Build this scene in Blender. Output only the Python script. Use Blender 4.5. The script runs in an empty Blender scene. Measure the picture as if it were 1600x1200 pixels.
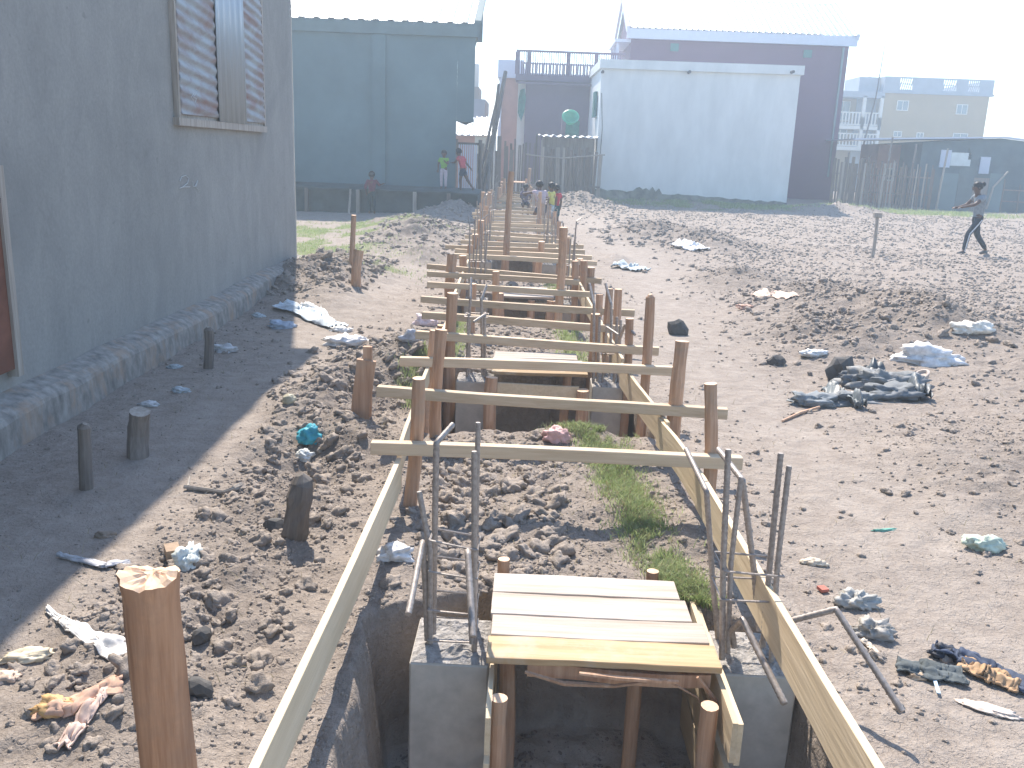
import bpy, bmesh, math, random
import numpy as np
from mathutils import Vector, Matrix, noise as mnoise
random.seed(7); np.random.seed(7)
S = bpy.context.scene
R = math.radians
# ------------------------------------------------------------------ camera
F = 1400.0; H = 1.8
pitch = R(14.462); yaw = R(0.838); roll = R(2.2)
fh = Vector((-math.sin(yaw), math.cos(yaw), 0)); r0 = Vector((math.cos(yaw), math.sin(yaw), 0)); zu = Vector((0, 0, 1))
fwd = fh*math.cos(pitch) - zu*math.sin(pitch); u0 = fh*math.sin(pitch) + zu*math.cos(pitch)
ir = r0*math.cos(roll) + u0*math.sin(roll); iu = -r0*math.sin(roll) + u0*math.cos(roll)
CAM = Vector((0, 0, H))
cd = bpy.data.cameras.new("camera"); cam = bpy.data.objects.new("camera", cd); S.collection.objects.link(cam)
cd.sensor_width = 36; cd.lens = F/1600*36; cd.clip_start = 0.05; cd.clip_end = 2000
cam.matrix_world = Matrix(((ir.x, iu.x, -fwd.x, 0), (ir.y, iu.y, -fwd.y, 0), (ir.z, iu.z, -fwd.z, H), (0, 0, 0, 1)))
S.camera = cam
# ------------------------------------------------------------------ light
SUN_EL = R(50); sh = Vector((0.25, -1.0)).normalized()          # direction shadows fall on the ground
sd = bpy.data.lights.new("sun", 'SUN'); sun = bpy.data.objects.new("sun", sd); S.collection.objects.link(sun)
sd.energy = 4.4; sd.angle = R(0.55); sd.color = (1.0, 0.91, 0.80)
tosun = Vector((-sh.x*math.cos(SUN_EL), -sh.y*math.cos(SUN_EL), math.sin(SUN_EL)))
sun.rotation_euler = tosun.to_track_quat('Z', 'Y').to_euler()
W = bpy.data.worlds.new("World"); S.world = W; W.use_nodes = True
nt = W.node_tree; nt.nodes.clear()
sky = nt.nodes.new('ShaderNodeTexSky'); sky.sky_type = 'NISHITA'; sky.sun_disc = False
sky.sun_elevation = SUN_EL; sky.sun_rotation = math.atan2(tosun.x, tosun.y)
sky.air_density = 1.3; sky.dust_density = 1.6; sky.ozone_density = 3.0; sky.altitude = 1200
bg = nt.nodes.new('ShaderNodeBackground'); bg.inputs[1].default_value = 0.15
wo = nt.nodes.new('ShaderNodeOutputWorld')
nt.links.new(sky.outputs[0], bg.inputs[0]); nt.links.new(bg.outputs[0], wo.inputs[0])
S.view_settings.view_transform = 'Standard'; S.view_settings.look = 'None'; S.view_settings.gamma = 1
S.view_settings.exposure = 1.08
HAZE_DENS = 0.0046
S.render.engine = 'CYCLES'
S.cycles.use_denoising = True
S.cycles.max_bounces = 6; S.cycles.volume_bounces = 1; S.cycles.diffuse_bounces = 4; S.cycles.glossy_bounces = 2

# ------------------------------------------------------------------ pixel -> world helpers (photo pixels of 1600x1200)
def ray(x, y):
    return fwd + ir*((x-800)/F) + iu*(-(y-600)/F)
def Pz(x, y, z=0.0):
    d = ray(x, y); return CAM + d*((z-H)/d.z)
def Py(x, y, Y):
    d = ray(x, y); return CAM + d*(Y/d.y)

# ------------------------------------------------------------------ noise (numpy)
def _h(i, j, s):
    v = np.sin(i*127.1 + j*311.7 + s*74.7)*43758.5453
    return v - np.floor(v)
def vn(x, y, s=0):
    xi = np.floor(x); yi = np.floor(y); fx = x-xi; fy = y-yi
    fx = fx*fx*(3-2*fx); fy = fy*fy*(3-2*fy)
    a = _h(xi, yi, s); b = _h(xi+1, yi, s); c = _h(xi, yi+1, s); d = _h(xi+1, yi+1, s)
    return (a*(1-fx)+b*fx)*(1-fy) + (c*(1-fx)+d*fx)*fy
def fbm(x, y, o=4, s=0):
    t = 0; a = 0.5; n = 0
    for k in range(o):
        t = t + a*vn(x, y, s+k*13.3); n += a; a *= 0.5; x = x*2.03+3.1; y = y*2.03+1.7
    return t/n*2-1
def sst(a, b, x):
    t = np.clip((x-a)/(b-a), 0, 1); return t*t*(3-2*t)

# ------------------------------------------------------------------ ground shape
PIL = [2.97, 6.95, 11.0, 15.0, 19.0, 23.0, 27.0, 31.0]
def row_c(y): return 0.19 - 0.032*(y-3)
MOUNDS = [(-2.75, 12.2, .75, 1.7, .42), (-2.2, 10.3, .5, .7, .12), (-2.35, 18.5, .85, 2.6, .42), (-2.15, 25.5, .9, 2.0, .5), (-3.2, 21.0, .7, 1.5, .2),
          (-1.75, 14.6, .35, .5, .2), (2.7, 20.7, 1.0, 1.6, .42), (3.9, 19.6, .8, 1.2, .25), (1.65, 33, 1.1, 1.8, .55), (1.5, 16, .3, .8, .12),
          (3.7, 11.2, .8, 1.1, .38), (4.4, 9.6, .7, 1.0, .40), (3.2, 9.2, .8, 1.3, .16), (5.2, 7.4, 1.2, 1.0, .22), (3.2, 13.5, .7, 1.0, .2), (2.1, 12.0, .3, .5, .06),
          (12.0, 36.0, 1.6, 1.2, .45), (6.2, 37.2, 4.0, .8, .12), (-.95, 7.2, .28, .5, .22), (-1.0, 8.3, .25, .4, .12), (-1.35, 6.5, .3, .5, .1),
          (.45, 4.2, .5, .8, .07), (.35, 5.38, .35, .16, .09), (3.6, 4.6, 1.3, 1.4, .17), (2.7, 3.2, .5, .4, .05), (4.6, 5.9, .9, .7, .16), (2.5, 5.3, .5, .5, .06), (5.6, 11, 1.5, 3.0, .15)]
def masks(x, y):
    c = row_c(y)
    near = np.exp(-np.maximum(y-3, 0)/25)
    fresh = np.zeros_like(x)
    for (a, b, rx, ry, h) in MOUNDS:
        if h > .15 and b < 36:
            fresh = np.maximum(fresh, np.exp(-((x-a)/rx)**2*1.0-((y-b)/ry)**2*1.0))
    spoil = np.exp(-((x+1.25-0.1*fbm(y*1.3, x*0, 2, 3))/0.42)**2) * sst(1.6, 3.0, y)*(1-sst(7.5, 9.0, y))
    fresh = np.maximum(fresh, spoil*.9)
    row = (1-sst(.75, .95, np.abs(x-c)))*(1-sst(34, 36, y))
    pathR = np.exp(-((x-(1.75+0.15*np.sin(y*.5)))/0.55)**2)*sst(.0, 1.5, y)*(1-sst(26, 30, y))
    pathL = np.exp(-((x+2.05-.03*(y-5))/0.35)**2)*sst(0, 1.5, y)*(1-sst(13, 17, y))
    fy = 21.6 - .38*(x-7.2) + .4*np.sin(x*.8)
    pathF = np.exp(-((y-fy)/0.35)**2)*sst(3, 5, x)
    fy2 = 13.2 - .75*(x-4.2) + .2*np.sin(x*1.3)
    pathG = np.exp(-((y-fy2)/0.42)**2)*sst(4.4, 5.4, x)
    path = np.maximum(np.maximum(pathR, pathL), np.maximum(pathF, pathG*.8))
    field = sst(3.0, 5.0, x+.12*(y-9)) * sst(8.5, 10.0, y+.35*(x-4)) * (1-sst(35.5, 37, y))
    gl = np.exp(-((x+3.6)/0.9)**2-((y-17.2)/3.3)**2)*1.4 + np.exp(-((x+5.0)/3.0)**2-((y-20.0)/1.6)**2)*.9 + np.exp(-((x+2.1)/.45)**2-((y-13.4)/1.1)**2)*.9
    gl = gl + np.exp(-((x-15)/5.0)**2-((y-38.0)/1.5)**2)*1.5 + np.exp(-((x-6.4)/4)**2-((y-37)/.7)**2)*1.0
    gl = gl + np.exp(-((x-6.8)/4)**2-((y-35.3)/1.7)**2)*.8
    gl = gl + np.exp(-((x-4.9)/.9)**2-((y-6.6)/.5)**2)*.6 + np.exp(-((x-4.8)/.5)**2-((y-10)/1.2)**2)*.4
    green = np.clip(gl, 0, 1)*sst(-.35, .25, fbm(x*1.7, y*1.7, 3, 41))
    return fresh, row, path, field, green, spoil
def pit_mask(x, y):
    m = np.zeros_like(x); c = row_c(y)
    ex = .05*fbm(x*0+3, y*5, 3, 21)+.022*fbm(x*0+3, y*22, 3, 27); 
    for k, p in enumerate(PIL):
        w = .80 if k else .805
        wl = w if k else .70
        s = np.where(x < c, .05, .03) if k == 0 else .03
        ey0 = .02*fbm(x*19, y*0+p, 3, 28)+.06*fbm(x*4, y*0+p, 3, 22); ey1 = .02*fbm(x*19, y*0+p, 3, 29)+.04*fbm(x*5, y*0+p+9, 3, 23)
        ex2 = .03*fbm(x*0+8, y*6, 3, 25)
        mx = sst(-s, s, x-(c-wl)+ex+.03*fbm(x*0+5, y*2.1, 2, 31))*sst(-s, s, (c+w)-x+ex2)
        y0 = p-1.5 if k else -.2
        y1 = p+.27
        if k == 0: y1 = p+.40-.24*np.exp(-((x+.55)/.28)**2)-.2*np.exp(-((x-1.0)/.3)**2)
        my = sst(-s, s, y-y0+ey0)*sst(-s, s, y1-y+ey1)
        m = np.maximum(m, mx*my)
    return m
def height(x, y, want=False):
    x = np.asarray(x, float); y = np.asarray(y, float)
    fresh, row, path, field, green, spoil = masks(x, y)
    dist = np.sqrt(x*x+y*y)
    rough = np.clip(1 - path*.68, .2, 1)
    h = .05*fbm(x*.35+9, y*.35, 3, 1)*sst(1.5, 6, dist)
    for (a, b, rx, ry, hh) in MOUNDS:
        g = np.exp(-((x-a)/rx)**2-((y-b)/ry)**2)
        h = h + hh*(.8 if hh > .3 else 1)*g*(1+.55*fbm(x*2.6, y*2.6, 4, a))
    h = h + rough*(.028*fbm(x*2.2, y*2.2, 4, 5)) + .008*fbm(x*9, y*9, 3, 6)*rough
    h = h + (fresh*.05)*(fbm(x*5, y*5, 4, 8)+.3) + fresh*.02*np.abs(fbm(x*16, y*16, 3, 9))
    h = h + spoil*(.06+.11*fbm(x*3.1, y*3.1, 4, 10))
    h = h + field*(.045*fbm(x*3.3, y*3.3, 4, 11))
    hollow = np.exp(-((x+1.22)/.3)**2-((y-4.75)/.42)**2) + .8*np.exp(-((x+1.0)/.22)**2-((y-6.1)/.4)**2)
    h = h - .17*hollow
    h = h + row*(.035+.045*fbm(x*3.7, y*3.7, 4, 12))
    h = h + .004*fbm(x*30, y*30, 2, 14)*np.clip(1-dist/12, 0, 1)
    pm = pit_mask(x, y)
    fl = -.56 + .05*fbm(x*3, y*3, 4, 15) + .02*fbm(x*14, y*14, 2, 16)
    h2 = h*(1-pm)+fl*pm
    if want: return h2, fresh, row, path, field, green, pm
    return h2
def gz(x, y): return float(height(np.array([x]), np.array([y]))[0])
_gc = {}
def gpt(px, py):
    """photo pixel -> point on the ground surface"""
    key = (px, py)
    if key in _gc: return Vector(_gc[key])
    d = ray(px, py); tm = (-.35-H)/d.z if d.z < -1e-3 else 60; ta = (.8-H)/d.z if d.z < -1e-3 else 1
    ts = np.linspace(ta, min(tm, 70), 260); P = np.array(CAM)[None]+ts[:, None]*np.array(d)[None]
    hh = height(P[:, 0], P[:, 1]); k = int(np.argmax(P[:, 2] <= hh)); a = P[k-1, 2]-hh[k-1]; b = P[k, 2]-hh[k]; f = a/(a-b) if a != b else 1
    _gc[key] = tuple(P[k-1]+(P[k]-P[k-1])*f); return Vector(_gc[key])

# ------------------------------------------------------------------ materials
def mat(name): 
    m = bpy.data.materials.new(name); m.use_nodes = True
    n = m.node_tree.nodes; b = n['Principled BSDF']; return m, m.node_tree, b
def N(t, typ, **kw):
    n = t.nodes.new(typ)
    for k, v in kw.items(): setattr(n, k, v)
    return n
def inp(n, **kw):
    for k, v in kw.items(): n.inputs[k.replace('_', ' ')].default_value = v
    return n
def coords(t, scale=(1, 1, 1), kind='Object'):
    tc = N(t, 'ShaderNodeTexCoord'); mp = N(t, 'ShaderNodeMapping'); mp.inputs['Scale'].default_value = scale
    t.links.new(tc.outputs[kind], mp.inputs[0]); return mp.outputs[0]
def geo_pos(t, scale=(1, 1, 1)):
    tc = N(t, 'ShaderNodeNewGeometry'); mp = N(t, 'ShaderNodeMapping'); mp.inputs['Scale'].default_value = scale
    t.links.new(tc.outputs['Position'], mp.inputs[0]); return mp.outputs[0]
def noise(t, vec, scale, detail=4, rough=.55, dist=0):
    n = N(t, 'ShaderNodeTexNoise'); n.inputs['Scale'].default_value = scale; n.inputs['Detail'].default_value = detail
    n.inputs['Roughness'].default_value = rough; n.inputs['Distortion'].default_value = dist
    t.links.new(vec, n.inputs['Vector']); return n.outputs['Fac']
def ramp(t, fac, stops):
    r = N(t, 'ShaderNodeValToRGB'); e = r.color_ramp.elements
    while len(e) > 1: e.remove(e[-1])
    e[0].position = stops[0][0]; e[0].color = (*stops[0][1], 1)
    for p, c in stops[1:]:
        k = e.new(p); k.color = (*c, 1)
    t.links.new(fac, r.inputs[0]); return r.outputs[0]
def mixc(t, fac, a, b, mode='MIX'):
    m = N(t, 'ShaderNodeMix', data_type='RGBA', blend_type=mode)
    def put(s, v):
        if isinstance(v, (int, float)): s.default_value = v
        elif isinstance(v, tuple): s.default_value = (*v, 1)
        else: t.links.new(v, s)
    put(m.inputs[0], fac); put(m.inputs[6], a); put(m.inputs[7], b); return m.outputs[2]
def math_(t, op, a, b=None, clamp=False):
    m = N(t, 'ShaderNodeMath', operation=op, use_clamp=clamp)
    for i, v in enumerate((a, b)):
        if v is None: continue
        if isinstance(v, (int, float)): m.inputs[i].default_value = v
        else: t.links.new(v, m.inputs[i])
    return m.outputs[0]
def bump(t, b, hgt, strength=.5, dist=.02, prev=None):
    n = N(t, 'ShaderNodeBump'); n.inputs['Strength'].default_value = strength; n.inputs['Distance'].default_value = dist
    t.links.new(hgt, n.inputs['Height'])
    if prev is not None: t.links.new(prev, n.inputs['Normal'])
    t.links.new(n.outputs[0], b.inputs['Normal']); return n.outputs[0]
def attr(t, name):
    a = N(t, 'ShaderNodeAttribute'); a.attribute_name = name; s = N(t, 'ShaderNodeSeparateColor'); t.links.new(a.outputs['Color'], s.inputs[0]); return s.outputs

def m_soil():
    m, t, b = mat('soil'); v = geo_pos(t)
    n1 = noise(t, v, 1.1, 6); n2 = noise(t, v, 9, 6, .65); n3 = noise(t, v, 55, 4, .7)
    dry = ramp(t, n2, [(.3, (.205, .168, .138)), (.52, (.295, .247, .208)), (.75, (.385, .33, .282))])
    dry = mixc(t, math_(t, 'MULTIPLY', n3, .75), dry, ramp(t, n3, [(.35, (.185, .153, .128)), (.65, (.42, .365, .318))]))
    dark = ramp(t, n2, [(.3, (.16, .134, .114)), (.6, (.24, .204, .174)), (.8, (.32, .276, .238))])
    n5 = noise(t, v, 3.1, 7, .7); path = mixc(t, .5, ramp(t, n2, [(.3, (.26, .217, .184)), (.7, (.395, .345, .30))]), ramp(t, n5, [(.35, (.25, .21, .178)), (.65, (.40, .35, .305))]))
    a = attr(t, 'msk')
    fr = math_(t, 'MULTIPLY', a[0], math_(t, 'ADD', n1, .35), True)
    c = mixc(t, fr, dry, dark)
    pth = math_(t, 'MULTIPLY', a[2], math_(t, 'ADD', n1, .25), True)
    c = mixc(t, pth, c, path); pit_ = math_(t, 'SUBTRACT', a[2], 1.0, True); c = mixc(t, math_(t, 'MULTIPLY', pit_, 3.0, True), c, ramp(t, n2, [(.3, (.40, .345, .29)), (.7, (.52, .455, .39))]))  # soil inside the pits coloured paler, standing in for veiling light there
    gf = ramp(t, math_(t, 'ADD', math_(t, 'MULTIPLY', a[1], .9), math_(t, 'MULTIPLY', n2, .35)), [(.45, (0, 0, 0)), (.8, (1, 1, 1))])
    c = mixc(t, math_(t, 'MULTIPLY', gf, .7), c, ramp(t, n3, [(.3, (.10, .13, .04)), (.7, (.22, .26, .10))]))
    t.links.new(c, b.inputs['Base Color']); b.inputs['Roughness'].default_value = .95; b.inputs['Specular IOR Level'].default_value = .15
    vo = N(t, 'ShaderNodeTexVoronoi', feature='DISTANCE_TO_EDGE'); vo.inputs['Scale'].default_value = 5; 
    vv = N(t, 'ShaderNodeVectorMath', operation='ADD'); nn = N(t, 'ShaderNodeTexNoise'); nn.inputs['Scale'].default_value = 6; t.links.new(v, nn.inputs['Vector'])
    t.links.new(v, vv.inputs[0]); t.links.new(nn.outputs['Color'], vv.inputs[1]); t.links.new(vv.outputs[0], vo.inputs['Vector'])
    crack = ramp(t, vo.outputs['Distance'], [(0, (0, 0, 0)), (.035, (1, 1, 1))])
    p = bump(t, b, n2, .6, .05)
    p = bump(t, b, n3, .7, .015, p)
    n4 = noise(t, v, 160, 3, .7); p = bump(t, b, n4, .5, .006, p)
    bump(t, b, crack, .4, .015, p)
    return m
def m_clod():
    m, t, b = mat('clod_soil'); v = geo_pos(t)
    n1 = noise(t, v, 1.7, 4); n2 = noise(t, v, 30, 5, .7)
    c = mixc(t, n1, ramp(t, n2, [(.3, (.215, .181, .152)), (.7, (.34, .29, .247))]), ramp(t, n2, [(.3, (.27, .229, .195)), (.7, (.41, .353, .303))]))
    t.links.new(c, b.inputs['Base Color']); b.inputs['Roughness'].default_value = .95; b.inputs['Specular IOR Level'].default_value = .15
    bump(t, b, n2, .8, .02); return m
def m_wood(name, axis, lo, mid, hi, knots=False, grime=None):
    m, t, b = mat(name)
    sc = [14, 14, 14]; sc[axis] = .7
    v = coords(t, tuple(sc)); oi = N(t, 'ShaderNodeObjectInfo')
    va = N(t, 'ShaderNodeVectorMath', operation='ADD'); t.links.new(v, va.inputs[0])
    mul = math_(t, 'MULTIPLY', oi.outputs['Random'], 60.0); cx = N(t, 'ShaderNodeCombineXYZ'); 
    for i in range(3): t.links.new(mul, cx.inputs[i])
    t.links.new(cx.outputs[0], va.inputs[1])
    n1 = noise(t, va.outputs[0], 1.3, 5, .6, .6); n2 = noise(t, va.outputs[0], 5, 3, .6)
    c = ramp(t, n1, [(.28, lo), (.5, mid), (.72, hi)])
    c = mixc(t, .35, c, ramp(t, n2, [(.3, lo), (.7, hi)]))
    hs = N(t, 'ShaderNodeHueSaturation'); t.links.new(c, hs.inputs['Color'])
    t.links.new(math_(t, 'ADD', math_(t, 'MULTIPLY', oi.outputs['Random'], .4), .8), hs.inputs['Value'])
    c = hs.outputs[0]
    if grime:
        g = noise(t, coords(t, (5, 5, 5)), 1.0, 5, .7)
        c = mixc(t, ramp(t, g, [(.5, (0, 0, 0)), (.72, (1, 1, 1))]), c, grime)
    t.links.new(c, b.inputs['Base Color']); b.inputs['Roughness'].default_value = .75; b.inputs['Specular IOR Level'].default_value = .25
    bump(t, b, n1, .55, .009); return m
def m_plain(name, col, var=.25, scale=6, rough=.85, bstr=.3, bdist=.01, spec=.3, stretch=(1, 1, 1), metal=0, stain=None, stain_at=(.5, .7)):
    m, t, b = mat(name); v = coords(t, stretch)
    n1 = noise(t, v, scale, 6, .6)
    lo = tuple(max(0, c*(1-var)) for c in col); hi = tuple(min(1, c*(1+var)) for c in col)
    c = ramp(t, n1, [(.3, lo), (.7, hi)])
    if stain:
        n0 = noise(t, v, scale*.35, 5, .65, .5)
        c = mixc(t, ramp(t, n0, [(stain_at[0], (0, 0, 0)), (stain_at[1], (1, 1, 1))]), c, stain)
    t.links.new(c, b.inputs['Base Color']); b.inputs['Roughness'].default_value = rough; b.inputs['Specular IOR Level'].default_value = spec
    b.inputs['Metallic'].default_value = metal
    if bstr: bump(t, b, n1, bstr, bdist)
    return m
SOIL = m_soil(); CLOD = m_clod()
M = {}
M['stake'] = m_wood('stake_wood', 2, (.29, .155, .09), (.47, .285, .18), (.61, .42, .29), grime=(.36, .27, .20))
M['stake_fg'] = m_wood('stake_wood_fresh', 2, (.20, .09, .045), (.44, .24, .135), (.56, .36, .23), grime=(.33, .20, .13))
M['stake_cut'] = m_plain('cut_wood_end', (.72, .50, .34), .2, 20, .8)
M['bar'] = m_wood('bar_wood_x', 0, (.44, .32, .205), (.58, .45, .305), (.67, .545, .40))
M['plank'] = m_wood('board_wood_y', 1, (.50, .395, .26), (.60, .485, .33), (.67, .56, .41))
M['deck'] = m_wood('deck_wood_x', 0, (.32, .20, .10), (.43, .30, .165), (.50, .38, .24), grime=(.46, .39, .30))
M['deck_dusty'] = m_wood('deck_wood_dusty', 0, (.29, .225, .17), (.42, .365, .315), (.51, .465, .42))
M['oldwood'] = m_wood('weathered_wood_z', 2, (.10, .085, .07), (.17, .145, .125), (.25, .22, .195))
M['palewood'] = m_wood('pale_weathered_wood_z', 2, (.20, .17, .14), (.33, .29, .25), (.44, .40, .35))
M['concrete'] = m_plain('concrete', (.48, .44, .385), .18, 9, .9, .4, .006, .2, stain=(.40, .365, .32))
M['rubbletop'] = m_plain('rough_concrete', (.33, .31, .29), .4, 35, .95, 1.0, .02, .1)
M['rebar'] = m_plain('steel_rebar', (.33, .29, .26), .3, 60, .55, .5, .002, .5, metal=.35)
def m_render():
    m, t, b = mat('cement_render'); v = coords(t)
    n1 = noise(t, v, .9, 6, .6, .8); n2 = noise(t, coords(t, (1, 1.2, .75)), 2.6, 7, .68, 1.2); n3 = noise(t, v, 40, 4, .6); n5 = noise(t, coords(t, (1, 1.6, .22)), 1.1, 4, .6)
    c = ramp(t, n1, [(.3, (.200, .198, .185)), (.5, (.262, .258, .24)), (.7, (.315, .306, .285))])
    c = mixc(t, .5, c, ramp(t, n2, [(.3, (.19, .19, .18)), (.7, (.34, .33, .305))])); c = mixc(t, .22, c, ramp(t, n5, [(.35, (.17, .17, .16)), (.6, (.33, .32, .30))])); n6 = noise(t, v, 9, 2, .5); c = mixc(t, ramp(t, n6, [(.72, (0, 0, 0)), (.76, (.5, .5, .5))]), c, (.15, .145, .135))
    c = mixc(t, .15, c, ramp(t, n3, [(.3, (.14, .14, .13)), (.7, (.42, .41, .39))]))
    vo = N(t, 'ShaderNodeTexVoronoi', feature='DISTANCE_TO_EDGE'); vo.inputs['Scale'].default_value = .55; va = N(t, 'ShaderNodeVectorMath', operation='ADD'); nn = N(t, 'ShaderNodeTexNoise'); nn.inputs['Scale'].default_value = 2.2; nn.inputs['Detail'].default_value = 6
    t.links.new(v, nn.inputs['Vector']); t.links.new(v, va.inputs[0]); t.links.new(nn.outputs['Color'], va.inputs[1]); t.links.new(va.outputs[0], vo.inputs['Vector'])
    c = mixc(t, ramp(t, vo.outputs['Distance'], [(0, (.10, .10, .10)), (.006, (0, 0, 0))]), c, (.12, .115, .105))
    n7 = noise(t, v, .45, 3, .5, 1.0); c = mixc(t, ramp(t, n7, [(.55, (0, 0, 0)), (.66, (.45, .45, .45))]), c, (.17, .175, .17))
    t.links.new(c, b.inputs['Base Color']); b.inputs['Roughness'].default_value = .9
    p = bump(t, b, n2, .3, .012); bump(t, b, n3, .35, .003, p); return m
M['render'] = m_render()
M['plinth'] = m_plain('rough_plinth', (.27, .25, .225), .38, 13, .95, .7, .015, .15, stain=(.36, .26, .19), stretch=(1, 1, .6))
def m_rust():
    m, t, b = mat('rusty_sheet'); v = coords(t, (1, .5, 1.6)); n1 = noise(t, v, 3.2, 5, .65, .4); n2 = noise(t, v, 30, 3)
    rr = ramp(t, n1, [(.40, (.30, .33, .35)), (.54, (.25, .23, .23)), (.72, (.22, .12, .105))])
    t.links.new(rr, b.inputs['Base Color']); b.inputs['Roughness'].default_value = .6; b.inputs['Metallic'].default_value = .15
    bump(t, b, n2, .2, .003); return m
M['rust'] = m_rust()
M['metal'] = m_plain('galvanised_sheet', (.50, .54, .56), .12, 3, .38, .1, .004, .5, metal=.55)
M['zinc'] = m_plain('grey_zinc', (.30, .34, .37), .15, 3, .5, .1, .004, .5, metal=.3, stretch=(1, 8, .5))
M['green_house'] = m_plain('dark_grey_green_render', (.125, .185, .20), .14, .6, .85, .3, .02, .25, stain=(.10, .15, .165))
M['green_trim'] = m_plain('dark_green_trim', (.13, .18, .185), .1, 2, .8)
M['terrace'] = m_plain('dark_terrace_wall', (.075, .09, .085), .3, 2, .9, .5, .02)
M['white'] = m_plain('white_limewash', (.72, .72, .69), .09, 1.6, .8, .2, .01, .25, stretch=(1, 1, .35), stain=(.63, .64, .61), stain_at=(.56, .78))
M['moss'] = m_plain('mossy_base', (.17, .18, .15), .5, 2.5, .95, .7, .03, .15, stain=(.30, .30, .27))
M['maroon'] = m_plain('maroon_wall', (.145, .06, .10), .08, 1, .7, .1, .01)
M['fascia'] = m_plain('pale_fascia', (.60, .62, .70), .05, 2, .6, 0)
M['purple'] = m_plain('purple_grey_wall', (.17, .12, .16), .1, 1, .8, .1)
M['salmon'] = m_plain('salmon_wall', (.46, .24, .19), .15, 1.5, .85, .2)
M['yellow'] = m_plain('ochre_wall', (.34, .24, .115), .07, .7, .85, .1)
M['cream'] = m_plain('cream_trim', (.66, .63, .56), .08, 2, .8, .1)
M['grey_bal'] = m_plain('grey_parapet', (.30, .33, .37), .1, 1.2, .8, .1)
M['darkglass'] = m_plain('dark_window', (.05, .065, .075), .2, 2, .25, 0, spec=.6)
M['blueglass'] = m_plain('blue_grey_glass', (.12, .17, .19), .2, 2, .2, 0, spec=.7)
M['teal'] = m_plain('teal_paint', (.035, .15, .14), .15, 3, .6, .1)
M['tealcloth'] = m_plain('teal_cloth', (.02, .16, .13), .3, 8, .9, .3)
M['basin'] = m_plain('green_plastic', (.03, .42, .24), .06, 3, .35, 0, spec=.5)
M['shedwall'] = m_plain('blue_grey_shed', (.085, .12, .13), .25, 1.2, .8, .3, .02)
M['bamboo'] = m_wood('fence_slat_z', 2, (.07, .05, .04), (.13, .10, .08), (.22, .18, .145))
M['rustbrown'] = m_plain('rust_brown_paint', (.17, .07, .045), .3, 4, .8)
M['rock'] = m_plain('dark_rock', (.10, .095, .09), .3, 8, .9, .7, .02)
M['chalk'] = m_plain('chalk', (.55, .56, .56), .1, 30, .95, 0)
def grass_mat(name, a, c2, c3):
    m, t, b = mat(name); v = geo_pos(t); n = noise(t, v, 14, 3); n2 = noise(t, v, 2.0, 3)
    c = mixc(t, n2, ramp(t, n, [(.3, a), (.7, c2)]), ramp(t, n, [(.3, c2), (.7, c3)]))
    t.links.new(c, b.inputs['Base Color']); b.inputs['Roughness'].default_value = .6
    tr = N(t, 'ShaderNodeBsdfTranslucent'); t.links.new(c, tr.inputs[0]); mx = N(t, 'ShaderNodeMixShader'); mx.inputs[0].default_value = .45
    o = [k for k in t.nodes if k.type == 'OUTPUT_MATERIAL'][0]
    t.links.new(b.outputs[0], mx.inputs[1]); t.links.new(tr.outputs[0], mx.inputs[2]); t.links.new(mx.outputs[0], o.inputs[0]); return m
M['grass'] = grass_mat('grass_green', (.17, .25, .07), (.31, .39, .16), (.50, .53, .33))
M['drygrass'] = grass_mat('grass_dry', (.22, .19, .10), (.32, .28, .16), (.42, .37, .24))
_cm = {}
def cloth(col, rough=.85):
    k = tuple(round(c, 3) for c in col)+(rough,)
    if k not in _cm: _cm[k] = m_plain('fabric_%d' % len(_cm), col, .22, 22, rough, .5, .006, .3)
    return _cm[k]
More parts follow.
